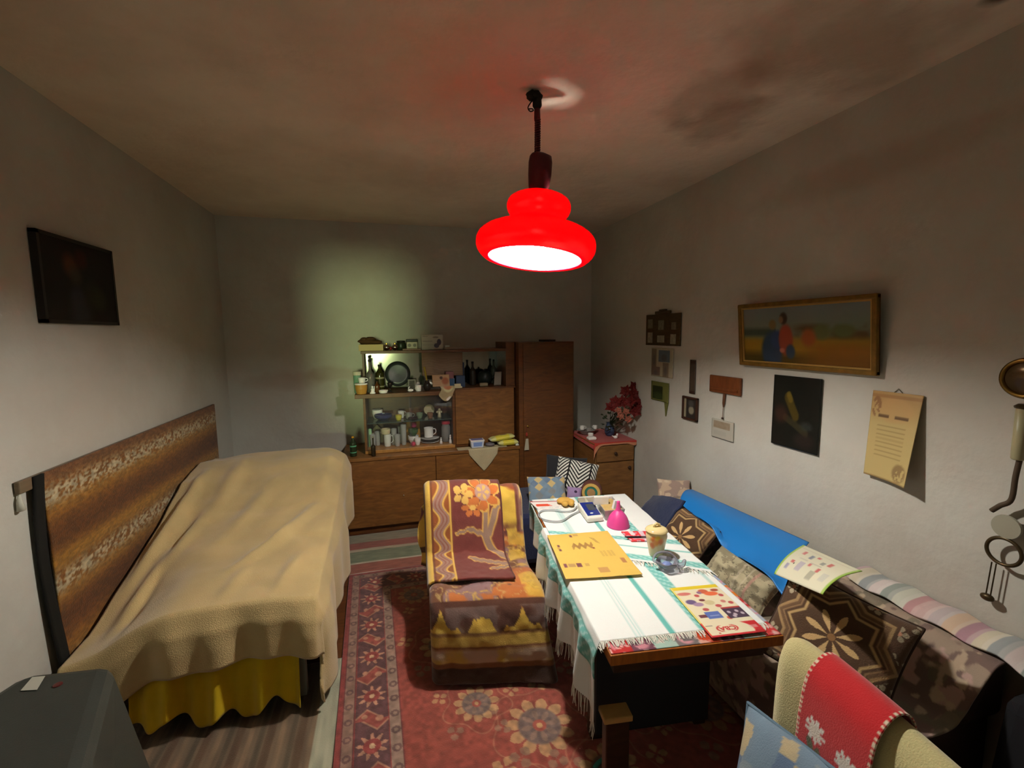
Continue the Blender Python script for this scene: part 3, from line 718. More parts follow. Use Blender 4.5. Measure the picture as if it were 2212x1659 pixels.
def leaflet(U, V):
    img = fill(U.shape, (232, 222, 190)); put(img, band(V, .93, 1.01), (226, 200, 50)); put(img, band(U, -.1, .04), (226, 214, 120))
    r = (190, 84, 84)
    for x, y, a, b, c in ((.18, .84, .14, .035, (206, 120, 110)), (.60, .86, .10, .05, (200, 100, 70)), (.72, .80, .14, .045, (226, 110, 70)), (.85, .87, .08, .03, (170, 80, 60)), (.40, .78, .05, .03, r), (.88, .75, .05, .03, r), (.18, .66, .10, .05, (110, 90, 130)), (.28, .60, .10, .04, (170, 140, 170)), (.42, .68, .06, .025, (120, 60, 60)), (.52, .62, .10, .05, (210, 196, 150)), (.33, .49, .06, .03, r), (.63, .54, .06, .03, r), (.80, .62, .05, .03, (206, 130, 120)), (.92, .58, .05, .03, r), (.62, .30, .05, .03, (196, 90, 70)), (.5, .84, .05, .03, (150, 110, 140))):
        put(img, disk(U, V, x, y, a, b, s=.3), c)
    put(img, band(U, .10, .26)*band(V, .34, .40), (110, 60, 70)); put(img, band(U, .24, .52)*band(V, .31, .44), (90, 110, 176)); put(img, band(U, .30, .48)*band(V, .36, .37), (170, 180, 210))
    put(img, band(U, .62, 1.0)*band(V, .28, .50), (74, 56, 76)); put(img, band(U, .62, 1.0)*band(V, .47, .50), (170, 60, 60))
    for x, y in ((.70, .40), (.78, .35), (.86, .41), (.93, .36), (.74, .32)): put(img, disk(U, V, x, y, .035, .025, s=.4), (196, 180, 190))
    put(img, band(V, -.1, .03)+band(U, -.1, .03)*band(V, 0, .25), (204, 50, 56)); 
    put(img, (1-disk(U, V, .30, .08, .55, .20, s=.05))*band(V, .0, .21)*(U > .35), (200, 44, 50)); put(img, (1-disk(U, V, .30, .08, .55, .20, s=.05))*band(V, .0, .05)*(U > .3), (186, 40, 46))
    e = np.hypot((U-.40)/.20, (V-.125)/.070); put(img, band(e, .84, 1.0, .05)*((np.abs(V-.125) < .055) & (np.abs(U-.40) > .07)), (206, 60, 60))
    put(img, band(U, .80, .95)*band(V, .09, .14)*.6, (226, 180, 174)); put(img, band(U, .05, .18)*band(V, .18, .20)*.6, (120, 110, 100)); put(img, disk(U, V, .20, .055, .02, .012), (200, 70, 64))
    return img
fly, FP = tflat('shop_leaflet', 'shop leaflet with a yellow band and red logo on the table', 'leaflet', [(1538, 1378), (1656, 1364), (1545, 1262), (1446, 1271)], (120, 120), leaflet, m_paper, z=TZ+.011)
def lettering(txt, centre, right, up, size, m, parent):
    cu = bpy.data.curves.new('lettering', 'FONT'); cu.body = txt; cu.size = 1.0; cu.align_x = 'CENTER'; cu.align_y = 'CENTER'; cu.offset = .03; cu.resolution_u = 4
    tmp = bpy.data.objects.new('tmp_text', cu); COL.objects.link(tmp); bpy.context.view_layer.update()
    me = bpy.data.meshes.new_from_object(tmp.evaluated_get(bpy.context.evaluated_depsgraph_get()))
    bpy.data.objects.remove(tmp)
    V = [np.array(centre)+np.array(right)*v.co.x*size[0]+np.array(up)*v.co.y*size[1] for v in me.vertices]; Fc = [list(p.vertices) for p in me.polygons]
    bpy.data.meshes.remove(me)
    return obj('lettering', V, Fc, m, parent, world=True)
rgt = FP[119, 14]-FP[0, 14]; rgt /= np.linalg.norm(rgt); fwd = FP[48, 119]-FP[48, 0]; fwd /= np.linalg.norm(fwd)
lettering('CBA', FP[48, 15]+np.array([0, 0, .0012]), -rgt, -fwd, (.030, .026), mat('logo_red', 'cc4646', rough=.5), fly)
def rearflyer(U, V):
    img = fill(U.shape, (236, 230, 224)); put(img, band(V, .35, .62)*band(U, .08, .62)*(vnoise(U*9, V*5) > .35), (232, 86, 60)); put(img, band(V, .9, 1.1), (190, 90, 90)); put(img, (vnoise(U*14, V*14) > .62)*band(V, 0, .3)*.6, (170, 190, 196)); return img
tflat('folded_newspaper', 'folded newspaper with red headline at the far end of the table', 'newspaper', [(1162, 1101), (1218, 1099), (1212, 1082), (1144, 1084)], (50, 40), rearflyer, m_paper, thick=.004)
# red booklet and black pen
def redbook(U, V):
    img = fill(U.shape, (228, 60, 66)); put(img, band(U, .25, .42)*band(V, .55, 1), (240, 220, 220)); put(img, band(U, .62, .8), (226, 190, 200)*1 if False else (224, 196, 206)); put(img, (vnoise(U*10, V*10) > .6)*.8, (214, 200, 216)); put(img, disk(U, V, .55, .25, .14, .12), (236, 190, 190)); return img
tflat('red_booklet', 'red and white booklet lying beside the ceramic jar', 'booklet', [(1364, 1169), (1410, 1168), (1398, 1148), (1342, 1149)], (40, 40), redbook, m_paper, thick=.006, z=TOP+.003)
a, b = at(1349, 1160, 'z', TOP+.010), at(1397, 1160, 'z', TOP+.010)
pen = thing('ballpoint_pen', 'black pen lying across the red booklet', 'pen', tuple((a+b)/2))
MB().tube([a, a+(b-a)*.1, a+(b-a)*.95, b], [.001, .0042, .0045, .004], 10).obj('barrel', mat('black_plastic', '18141a', rough=.3), pen, world=True, smooth=True)
MB().tube([a+(b-a)*.72+np.array([0, -.005, .002]), a+(b-a)*.98+np.array([0, -.005, .002])], .0014, 6).obj('clip', mat('chrome', 'c8c8c8', rough=.2, metal=1), pen, world=True)

# ceramic jar with lid
p = at(1417, 1198, 'z', TOP); JH = .118
jar = thing('ceramic_jar', 'cream ceramic jar with orange flowers and a knobbed lid', 'jar', tuple(p))
prof = spline([(.027, 0), (.031, .01), (.036, .04), (.043, .075), (.045, .092), (.041, .105), (.034, .112)], 30); n = 40
V = []; 
for r, zz in prof:
    for j in range(n): g = 2*PI*j/n; V.append((r*math.cos(g), r*math.sin(g), zz))
V = np.array(V); ang = np.arctan2(V[:, 1], V[:, 0]).reshape(30, n); hz_ = V[:, 2].reshape(30, n)
img = fill((30, n), (228, 206, 164)); put(img, np.clip((.05-hz_)/.05, 0, 1)*.6, (206, 190, 150))
for g0, h0, c in ((-2.4, .085, (226, 120, 50)), (-2.0, .088, (232, 190, 60)), (-1.7, .078, (224, 130, 80)), (-2.6, .055, (214, 110, 60)), (-2.2, .07, (230, 150, 70)), (2.6, .05, (212, 120, 70)), (-.6, .08, (226, 120, 50))): put(img, disk(ang, hz_, g0, h0, .28, .014, s=.5), c)
Fc = gridfaces(30, n, True).tolist()+[list(range(n-1, -1, -1)), list(range(29*n, 30*n))]
obj('body', V, Fc, cmat('glazed', rough=.2, bump=0, sheen=0, spec=.6), jar, smooth=True, col=img.reshape(-1, 3))
m_cer = mat('cream_glaze', 'e6cf98', rough=.2)
MB().lathe(spline([(.0, .112), (.044, .110), (.046, .115), (.040, .121), (.022, .127), (.002, .128)], 18), 32, capb=False).obj('lid', m_cer, jar, smooth=True)
kn = MB(); kn.tube([(-.012, 0, .124), (-.012, 0, .136), (.0, 0, .141), (.012, 0, .136), (.012, 0, .124)], .006, 10); kn.obj('lid_knob', m_cer, jar, smooth=True)

# clear glass bird shaped bowl
p = at(1440, 1226, 'z', TOP); m_clear = glassy('clear_glass', 'dcdaea', .32, .04)
gb = thing('glass_dish', 'small clear glass dish with crinkled handles beside the ceramic jar', 'dish', tuple(p))
prof = [(.018, 0), (.030, .004), (.040, .018), (.042, .030), (.040, .031), (.037, .018), (.027, .007), (.002, .006)]
mb = MB().lathe(prof, 22); mb.v = [(x*(1+.10*math.sin(5*math.atan2(y, x))), y*(1+.10*math.sin(5*math.atan2(y, x))), z) for x, y, z in mb.v]; mb.obj('bowl', m_clear, gb, smooth=True)
MB().tube(spline([(-.035, .01, .02), (-.05, .02, .03), (-.03, .03, .05), (.01, .03, .052), (.04, .02, .04), (.055, 0, .015)], 20), .005, 8).obj('handle', m_clear, gb, smooth=True)
MB().tube(spline([(.036, -.02, .012), (.055, -.03, .02), (.070, -.02, .028), (.078, -.015, .022)], 12), [.014, .013, .012, .011, .010, .009, .008, .008, .007, .006, .004, .002], 8).obj('spout', m_clear, gb, smooth=True)
MB().blob((-.005, -.005, .017), (.022, .016, .010), 10, 6, .2).obj('sweets', mat('blue_wrapper', '7f8fc4', rough=.35), gb, smooth=True)

# pink funnel standing upside down
p = at(1335, 1135, 'z', TOP)
fu = thing('funnel', 'pink plastic funnel standing upside down on the table', 'funnel', tuple(p))
mf = mat('pink_plastic', 'e04a98', rough=.4, sheen=0); mf.node_tree.nodes['Principled BSDF'].inputs['Subsurface Weight'].default_value = .1
MB().lathe(spline([(.056, 0), (.056, .006), (.053, .022), (.044, .046), (.030, .066), (.015, .080)], 26), 36, capt=False).obj('cone', mf, fu, smooth=True)
MB().lathe(spline([(.015, .080), (.011, .092), (.009, .112), (.008, .126)], 12), 24, capb=False).obj('spout', mf, fu, smooth=True)

# blood pressure monitor with hose
def tb_hexa(mb, quad, z0, z1, tilt_=0):
    q = [at(px, py, 'z', z0) for px, py in quad]; tq = [np.array([a[0], a[1], z1+tilt_*(i in (2, 3))]) for i, a in enumerate(q)]
    return mb.hexa([np.array([a[0], a[1], z0]) for a in q], tq)
bq = [(1269, 1130), (1304, 1126), (1282, 1098), (1247, 1100)]
q = [at(x_, y_, 'z', TOP) for x_, y_ in bq]; cen = sum(q)/4
bp_ = thing('blood_pressure_monitor', 'white blood pressure monitor with blue front and grey hose', 'monitor', (cen[0], cen[1], TOP))
MB().hexa([np.array([a[0], a[1], TOP]) for a in q], [np.array([a[0], a[1], TOP+(.026 if i < 2 else .040)]) for i, a in enumerate(q)]).obj('case', mat('ivory_plastic', 'e6e4d8', rough=.4), bp_, world=True, bevel=.008)
def lerp(q, a, b, z): 
    p = (1-a)*(1-b)*q[0]+a*(1-b)*q[1]+a*b*q[2]+(1-a)*b*q[3]; return np.array([p[0], p[1], TOP+.026+.014*b+z])
def plate(a0, a1, b0, b1, z0, z1): return MB().hexa([lerp(q, a0, b0, z0), lerp(q, a1, b0, z0), lerp(q, a1, b1, z0), lerp(q, a0, b1, z0)], [lerp(q, a0, b0, z1), lerp(q, a1, b0, z1), lerp(q, a1, b1, z1), lerp(q, a0, b1, z1)])
fp_ = plate(.10, .90, .12, .94, 0, .0015).obj('front_panel', mat('blue_panel', '22307e', rough=.35), bp_, world=True)
plate(.36, .84, .42, .82, .0015, .0025).obj('screen', mat('lcd_grey', '4a4e58', rough=.25), fp_, world=True)
bt = MB().blob(lerp(q, .42, .24, .002), (.010, .006, .003)); bt.obj('button', mat('white_button', 'e8eef2', rough=.3), fp_, world=True, smooth=True)
hp = [at(x_, y_, 'z', TOP+.006) for x_, y_ in ((1252, 1104), (1235, 1112), (1215, 1124), (1195, 1126), (1172, 1121), (1163, 1112), (1172, 1103), (1195, 1102), (1220, 1105), (1238, 1102), (1246, 1094))]
MB().tube(spline(hp, 60), .0038, 8).obj('hose', mat('grey_rubber', 'a6a8aa', rough=.5), bp_, world=True, smooth=True)
# ochre glove and grey cuff behind it
p = at(1225, 1092, 'z', TOP); gl = MB()
for dx, dy, rx, ry, rz in ((0, .03, .045, .035, .016), (-.012, -.012, .020, .024, .014), (.022, -.016, .018, .024, .014), (.036, .01, .018, .022, .013)): gl.blob(p+np.array([dx-.006, dy, rz*.9+.005]), (rx, ry, rz), 12, 8, .06)
tag(gl.obj('leather_glove', mat('ochre_leather', 'd0a24c', rough=.7, bump=.2), world=True, smooth=True), 'small ochre glove lying on the table near the hose', 'glove')
U, Vv = uvgrid(30, 16); P = (np.array(at(1249, 1089, 'z', TOP+.006))*(1-U[..., None])+np.array(at(1292, 1084, 'z', TOP+.006))*U[..., None])
P = P+np.stack([.02*Vv, .085*(Vv-.3), .012*np.sin(U*7)*np.sin(Vv*3)+.006], -1)
img = fill(U.shape, (160, 152, 134)); put(img, band(U, .28, .42), (206, 200, 170))
tag(sheet('arm_cuff', P, cmat('cuff_cloth'), col=img, thick=.008, flip=True), 'grey cloth cuff lying folded behind the blood pressure monitor', 'cuff')
# white plastic tub with a sponge and little boxes
q = [at(x_, y_, 'z', TOP) for x_, y_ in ((1306, 1126), (1350, 1122), (1322, 1093), (1286, 1097))]; cen = sum(q)/4
tub = thing('plastic_tub', 'clear white plastic tub of small boxes beside the pink funnel', 'tub', (cen[0], cen[1], TOP))
def ring(q, s, z): return [np.array([cen[0]+(a[0]-cen[0])*s, cen[1]+(a[1]-cen[1])*s, z]) for a in q]
A0, A1, A2, A3 = ring(q, .84, TOP), ring(q, 1.0, TOP+.055), ring(q, .95, TOP+.055), ring(q, .80, TOP+.004)
MB().add(A0+A1+A2+A3, [(3, 2, 1, 0), (0, 1, 5, 4), (1, 2, 6, 5), (2, 3, 7, 6), (3, 0, 4, 7), (4, 5, 9, 8), (5, 6, 10, 9), (6, 7, 11, 10), (7, 4, 8, 11), (8, 9, 13, 12), (9, 10, 14, 13), (10, 11, 15, 14), (11, 8, 12, 15), (12, 13, 14, 15)]).obj('wall', glassy('milky_plastic', 'e4dcd8', .55), tub, world=True)
mb = MB(); mb.hexa(ring(q, .78, TOP+.006), ring(q, .9, TOP+.050)); o = mb.obj('kitchen_sponge', mat('tan_sponge', 'c8a86a', rough=.95, bump=.6, bscale=200, var=.1), world=True, bevel=.006); tag(o, 'tan sponge lying inside the plastic tub', 'sponge')
p = at(1300, 1088, 'z', TOP+.05); bx = MB().box(-.040, .040, -.011, .011, 0, .042); bx.v = [(p[0]+x*.97+y*.2-.006, p[1]-x*.2+y, TOP+.049+z) for x, y, z in bx.v]; tag(bx.obj('medicine_box', mat('carton_white', 'e8e4dc', rough=.6), world=True, bevel=.001), 'white medicine carton standing at the back of the plastic tub', 'box')
p = at(1328, 1098, 'z', TOP+.05); bx = MB().box(-.014, .014, -.009, .009, 0, .044); bx.v = [(p[0]+x+z*.25, p[1]+y, TOP+.049+z) for x, y, z in bx.v]; tag(bx.obj('pill_packet', mat('packet_white', 'dfe0e6', rough=.5), world=True, bevel=.001), 'small white packet leaning in the tub behind the pink funnel', 'packet')

# ================================================================== cushions
def frame_of(n, up):
    n = np.array(n, float); n /= np.linalg.norm(n); up = np.array(up, float); up = up-n*(up@n); up /= np.linalg.norm(up)
    return np.cross(up, n), up, n            # right (as seen by someone facing the cushion), up, normal
def cushion(name, label, c, n, up, w, h, th, colf, m, cat='cushion', group=None, pipe=None, lump=.0, nn=90, pinch=.06, fit=None):
    r, u_, nrm = frame_of(n, up); c = np.array(c, float)
    U, Vv = uvgrid(nn, nn); a = U*2-1; b = Vv*2-1
    prof = np.clip((1-np.abs(a)**3)*(1-np.abs(b)**3), 0, 1)**.5
    sx = 1-pinch*(1-np.abs(b)**2)*np.abs(a)**4; sy = 1-pinch*(1-np.abs(a)**2)*np.abs(b)**4
    lum = 1+lump*(vnoise(U*4+3, Vv*4, 2)-.5)*2
    def side(s): return c+(a*sx*w/2)[..., None]*r+(b*sy*h/2)[..., None]*u_+(s*prof*lum*th/2)[..., None]*nrm
    P1, P2 = side(1), side(-1); img = colf(a*w/2, b*h/2, a, b)
    V = np.concatenate([P1.reshape(-1, 3), P2.reshape(-1, 3)])
    if fit is not None: V = fit(V)                              # a soft cushion gives way where it presses on seat or backrest
    F1 = gridfaces(nn, nn); F2 = F1[:, ::-1]+nn*nn
    # sew the rims
    idx = np.arange(nn*nn).reshape(nn, nn); rim = list(idx[:, 0])+list(idx[-1, 1:])+list(idx[-2::-1, -1])+list(idx[0, -2:0:-1])
    F3 = [(rim[i], rim[i]+nn*nn, rim[(i+1) % len(rim)]+nn*nn, rim[(i+1) % len(rim)]) for i in range(len(rim))]
    t_ = thing(name, label, cat, (c[0], c[1], V[:, 2].min()), group=group)
    _soft[t_.name] = (V, F1.tolist()+F2.tolist())
    obj('cover', V, F1.tolist()+F2.tolist()+F3, m, t_, world=True, smooth=True, col=np.concatenate([img.reshape(-1, 3)]*2))
    if pipe:
        pts = [V[i] for i in rim]+[V[rim[0]]]
        MB().tube(pts, .005, 6, caps=False).obj('piping', mat('piping_'+pipe, pipe, rough=.9), t_, world=True, smooth=True)
    return t_
_soft = {}
path = spline([(1.318, .05), (1.312, .2), (1.316, .32), (1.345, .352), (1.45, .356), (1.64, .352), (1.70, .38), (1.745, .43), (1.80, .495), (1.84, .525), (1.90, .530), (1.945, .52)], 170)
_k0 = int(np.argmin(np.abs(path[:, 0]-1.345)+10*(path[:, 1] < .33)))
def couch_top(x, y):
    z = np.interp(x, path[_k0:, 0], path[_k0:, 1]); return z-np.clip((y-1.4)/1.4, 0, 1)*.045*np.clip((x-1.66)/.1, 0, 1)+.005
def fit_couch(V):
    V = V.copy()
    for _ in range(6):
        h = couch_top(V[:, 0], V[:, 1]); sl = (couch_top(V[:, 0]+.004, V[:, 1])-couch_top(V[:, 0]-.004, V[:, 1]))/.008
        d = np.where(V[:, 0] > 1.30, np.maximum(h-V[:, 2], 0), 0); k = 1/(1+sl*sl)
        V[:, 0] -= d*k*sl; V[:, 2] += d*k
    return V
def fit_bench(V): V = V.copy(); V[:, 2] = np.maximum(V[:, 2], .419); return V
from mathutils.bvhtree import BVHTree
def lay_over(P, names, gap=.004, soften=3):
    """lift a sheet so that it lies over the cushions named instead of running through them"""
    dz = np.zeros(P.shape[:2])
    for nm in names:
        V, Fc = _soft[nm]; bv = BVHTree.FromPolygons([Vector(p) for p in V], Fc)
        for i in range(P.shape[0]):
            for j in range(P.shape[1]):
                h = bv.ray_cast(Vector((P[i, j, 0], P[i, j, 1], 2.0)), Vector((0, 0, -1)))[0]
                if h is not None: dz[i, j] = max(dz[i, j], h.z+gap-P[i, j, 2])
    need = dz.copy()
    for _ in range(soften*4):                                    # spread the lift so the sheet bends softly
        q = np.pad(dz, 1, mode='edge'); dz = np.maximum(need, (q[:-2, 1:-1]+q[2:, 1:-1]+q[1:-1, :-2]+q[1:-1, 2:]+2*dz)/6)
    P = P.copy(); P[..., 2] += dz; return P
m_tap = cmat('tapestry', bump=.5, bscale=260); m_fab = cmat('woven_fabric', bump=.3, bscale=300)
def starry(x, y, a, b):
    br, ln, pt = (92, 66, 46), (196, 164, 112), (214, 178, 124)
    img = fill(x.shape, br); put(img, vnoise(x*50, y*50, 2)*.4, (70, 52, 40))
    r = np.hypot(x, y); th = np.arctan2(y, x)
    sq = lambda q: np.maximum(np.abs(x*math.cos(q)-y*math.sin(q)), np.abs(x*math.sin(q)+y*math.cos(q)))
    for R0, w in ((.112, .009), (.128, .006), (.150, .010)):
        d = np.minimum(sq(0), sq(PI/4))-R0*.92; put(img, band(d, -w, 0, .004)*.95, ln if w > .007 else (150, 118, 84))
    d = np.minimum(sq(0), sq(PI/4)); put(img, band(d, .119, .136, .004)*.5, (140, 108, 76))
    put(img, petal(x, y, 0, 0, .012, .088, 8, .46, .2), pt); put(img, disk(x, y, 0, 0, .012), (150, 110, 70))
    out = (np.minimum(sq(0), sq(PI/4)) > .148)
    for i in range(26):
        q = i*2*PI/13+.2; R = .192+.035*((i*7) % 3-1)+(.03 if i > 12 else 0); cx, cy = R*math.cos(q), R*math.sin(q)
        put(img, petal(x, y, cx, cy, .004, .028, 5, .8, i)*out, (172, 158, 132)); put(img, disk(x, y, cx, cy, .008)*out, (206, 150, 120))
    return img
pS = at(1800, 1380, 'x', 1.47)
cushion('tapestry_cushion', 'large brown tapestry cushion with a star flower leaning beside the leaflet', pS, (-.72, -.42, .55), (.50, .05, .86), .39, .35, .11, starry, m_tap, fit=fit_couch, pipe='3c2a20', nn=170)
pS2 = at(1478, 1166, 'x', 1.555)
cushion('tapestry_cushion', 'brown tapestry cushion with star pattern half covered by the blue sheet', pS2, (-.78, -.2, .60), (.60, -.05, .80), .285, .30, .09, starry, m_tap, fit=fit_couch, pipe='3c2a20', nn=130)
def greyleaf(x, y, a, b):
    img = fill(x.shape, (188, 178, 146)); n1 = vnoise(x*38, y*30, 3); put(img, (n1 > .55)*.7, (134, 124, 100)); put(img, (np.abs(n1-.5) < .02)*.8, (110, 100, 84)); put(img, band(a, .05, .12)*.5+band(a, .3, .34)*.5, (214, 200, 176)); put(img, band(a, .45, .52)*.6, (206, 150, 140)); return img
pc = (at(1550, 1215, 'x', 1.56)+at(1652, 1290, 'x', 1.56))/2
cushion('bolster_cushion', 'pale grey green patterned cushion lying on the couch under the blue sheet', pc+np.array([0, .0, .0]), (-.72, -.2, .66), (.66, 0, .75), .33, .17, .12, greyleaf, m_fab, lump=.35, fit=fit_couch)
def beige_b(x, y, a, b):
    img = fill(x.shape, (196, 172, 148)); put(img, (vnoise(x*22, y*22, 2) > .52)*.7, (150, 128, 122)); put(img, (vnoise(x*22+5, y*22, 2) > .66)*.8, (216, 196, 170)); return img
cushion('floral_cushion', 'beige floral cushion at the far end of the couch', at(1456, 1070, 'x', 1.865), (-.38, -.80, .46), (.2, .4, .88), .22, .22, .08, beige_b, m_fab, fit=fit_couch)

# ================================================================== couch along the right wall
so = thing('couch', 'long low couch along the wall beneath the brown patterned cover', 'couch', (1.63, 1.9, 0))
m_sof = mat('couch_cloth', '3a2c26', rough=.9)
MB().box(1.345, 1.94, .93, 2.66, .06, .335).obj('seat', m_sof, so, world=True, bevel=.03)
MB().hexa([(1.74, .91, .30), (1.96, .91, .30), (1.96, 2.66, .30), (1.74, 2.66, .30)], [(1.85, .91, .495), (1.96, .91, .495), (1.96, 2.66, .45), (1.85, 2.66, .45)]).obj('backrest', m_sof, so, world=True, bevel=.03)
for x in (1.37, 1.88):
    for y in (.99, 2.6): MB().box(x-.02, x+.02, y-.02, y+.02, .011 if x < 1.6 else 0, .07).obj('leg', m_td, so, world=True)
nY = 360; Yv = np.linspace(.885, 2.70, nY)
s_ = np.cumsum(np.r_[0, np.hypot(*np.diff(path, axis=0).T)])
SS, YY = np.meshgrid(s_, Yv, indexing='ij')
X = np.repeat(path[:, :1], nY, 1); Z = np.repeat(path[:, 1:2], nY, 1)
bw = np.clip((SS-.62)/.1, 0, 1); Z = Z-np.clip((YY-1.4)/1.4, 0, 1)*.045*bw
Z += .012*(vnoise(SS*7, YY*6, 2)-.5); X += .008*(vnoise(SS*6+9, YY*8, 2)-.5)
img = fill(SS.shape, (120, 98, 90)); n1 = vnoise(SS*11, YY*11, 3); n2 = vnoise(SS*14+30, YY*14+7, 3); n3 = vnoise(SS*9+3, YY*16+50, 2)
put(img, np.clip((n1-.56)*30, 0, 1), (160, 140, 122)); put(img, np.clip((n2-.60)*30, 0, 1), (184, 152, 140)); put(img, np.clip((n3-.64)*30, 0, 1)*.8, (116, 108, 90)); put(img, np.clip((vnoise(SS*26, YY*26, 2)-.66)*25, 0, 1)*.8, (196, 174, 146))
cov = sheet('couch_cover', np.stack([X, YY, Z], -1), m_fab, col=img, thick=.006)
tag(cov, 'brown couch cover with beige and pink camouflage like blotches', 'cover')
# pastel striped blanket folded along the top of the backrest
U, Vv = uvgrid(24, 160); Y = .80+Vv*.60; pth = spline([(1.858, .543), (1.875, .560), (1.91, .570), (1.945, .572), (1.985, .566)], 24)
X = np.repeat(pth[:, :1], 160, 1); Z = np.repeat(pth[:, 1:2], 160, 1)+.006*np.sin(Y*37)+.008*(vnoise(Y*14, U*3, 2)-.5)-.02*np.clip((.9-Y)/.1, 0, 1)
pal = [(214, 200, 196), (196, 150, 150), (214, 186, 160), (156, 160, 160), (206, 206, 190), (190, 176, 176), (210, 200, 176), (150, 158, 150), (200, 170, 166), (180, 140, 150)]
img = np.array(pal, float)[(np.floor(Y/.042).astype(int)*3 % 10)]; put(img, (np.floor(Y/.014) % 3 == 0)*.35, (226, 220, 212))
tag(sheet('striped_blanket', np.stack([X, Y, Z], -1), m_fab, col=img, thick=.012), 'pastel striped blanket along the top of the couch backrest', 'blanket')
# blue plastic sheet thrown over the backrest
c1, c2, c3, c4 = at(1496, 1058, 'x', 1.93), at(1748, 1172, 'x', 1.93), at(1700, 1300, 'x', 1.60), at(1464, 1106, 'x', 1.66)
U, Vv = uvgrid(60, 40); P = ((1-U)*(1-Vv))[..., None]*c1+(U*(1-Vv))[..., None]*c2+(U*Vv)[..., None]*c3+((1-U)*Vv)[..., None]*c4
P[..., 2] += .05*np.sin(PI*Vv)*(1-.3*U); P[..., 0] -= .02*np.sin(PI*Vv)
P = lay_over(P, ('tapestry_cushion.001', 'bolster_cushion'), gap=.014, soften=8); _soft['blue_sheet'] = (P.reshape(-1, 3), gridfaces(60, 40).tolist())
mbl = mat('blue_plastic', '1f7fd0', rough=.42, spec=.5, var=.06, scale=3)
tag(sheet('blue_plastic_sheet', P, mbl, thick=.004, flip=False), 'smooth bright blue plastic sheet bent over the couch backrest', 'sheet')
# leaflet lying on the cushion
def leaf2(U, V):
    img = fill(U.shape, (226, 222, 196)); put(img, band(U, -.1, .035)+band(U, .965, 1.1), (160, 196, 84))
    for x, y, w, h, c in ((.14, .20, .03, .06, (150, 150, 180)), (.18, .34, .03, .04, (206, 96, 96)), (.35, .30, .05, .12, (188, 178, 190)), (.47, .42, .025, .05, (208, 100, 100)), (.36, .66, .03, .08, (120, 130, 150)), (.46, .74, .03, .04, (206, 100, 100)), (.62, .20, .05, .10, (176, 172, 150)), (.66, .36, .03, .06, (206, 96, 96)), (.20, .72, .03, .07, (206, 110, 110)), (.60, .60, .03, .06, (150, 150, 140)), (.70, .66, .03, .08, (208, 100, 96)), (.82, .26, .05, .10, (206, 204, 190)), (.30, .5, .08, .02, (206, 200, 180)), (.55, .48, .1, .02, (200, 196, 176))): put(img, band(U, x-w, x+w, .01)*band(V, y-h, y+h, .015)*.85, c)
    put(img, band(V, .86, .885)*.5, (196, 180, 160)); return img
c1, c2, c3, c4 = at(1672, 1246, 'x', 1.43), at(1777, 1292, 'x', 1.36), at(1862, 1241, 'x', 1.58), at(1735, 1183, 'x', 1.72)
U, Vv = uvgrid(60, 50); P = ((1-U)*(1-Vv))[..., None]*c1+(U*(1-Vv))[..., None]*c2+(U*Vv)[..., None]*c3+((1-U)*Vv)[..., None]*c4
P[..., 2] += .012+.024*np.sin(PI*Vv**.7)
P = lay_over(P, ('tapestry_cushion', 'blue_sheet'), gap=.007)
tag(sheet('couch_leaflet', P, m_paper, col=leaf2(U, Vv), thick=.002, flip=True), 'green edged advertising leaflet lying on the big star cushion', 'leaflet')
# navy cloth hanging over the far end of the seat
U, Vv = uvgrid(40, 40); q = [at(1385, 1100, 'z', .40), at(1430, 1150, 'z', .42), at(1480, 1083, 'x', 1.62), at(1412, 1071, 'z', .47)]
P = ((1-U)*(1-Vv))[..., None]*q[0]+(U*(1-Vv))[..., None]*q[1]+(U*Vv)[..., None]*q[2]+((1-U)*Vv)[..., None]*q[3]
P[..., 2] += .03*np.sin(PI*U)*(.4+.6*np.sin(PI*Vv))+.012*(vnoise(U*4, Vv*4, 2)-.5)
P = lay_over(P, ('tapestry_cushion.001',), gap=.010)
tag(sheet('navy_cloth', P, mat('navy_wool', '1e2c52', rough=.92, sheen=.3, bump=.2), thick=.012, flip=True), 'crumpled navy blue garment lying at the far end of the couch', 'garment')

# ================================================================== navy bench behind the table, with its cushions
bn = thing('bench', 'navy blue upholstered bench behind the far end of the table', 'bench', (1.1, 3.0, 0))
m_navy = mat('navy_cord', '1c2244', rough=.95, bump=.4, bscale=90, sheen=.3)
MB().box(.74, 1.50, 2.70, 3.30, .08, .42).obj('seat', m_navy, bn, world=True, bevel=.05)
MB().box(.76, 1.48, 2.74, 3.26, .010, .08).obj('plinth', m_td, bn, world=True)
def check(x, y, a, b):
    img = fill(x.shape, (118, 140, 160)); ci = np.floor((x+y)/.06).astype(int); cj = np.floor((x-y)/.06).astype(int)
    put(img, ((ci+cj) % 3 == 0)*1.0, (214, 182, 116)); put(img, ((ci*2+cj) % 5 == 0)*.7, (90, 110, 140)); put(img, vnoise(x*40, y*40)*.3, (150, 160, 166)); return img
cushion('checked_cushion', 'crumpled blue and yellow checked cushion on the navy bench', at(1182, 1066, 'y', 2.86), (-.15, -.75, .65), (.1, .4, .9), .27, .25, .09, check, m_fab, lump=.4, fit=fit_bench)
def zigzag(x, y, a, b):
    img = fill(x.shape, (226, 224, 214)); xx_ = np.abs(((x+.3) % .16)-.08); q = ((y*.9+xx_*1.0) % .028)
    put(img, (q < .013), (24, 22, 22)); put(img, ((np.abs(((x+.3) % .16)-.08) < .006)), (30, 28, 28)); return img
cushion('zigzag_cushion', 'black and white zigzag cushion standing on the navy bench', at(1243, 1032, 'y', 3.03), (-.30, -.80, .52), (.34, .3, .9), .31, .27, .13, zigzag, m_fab, nn=150, fit=fit_bench)
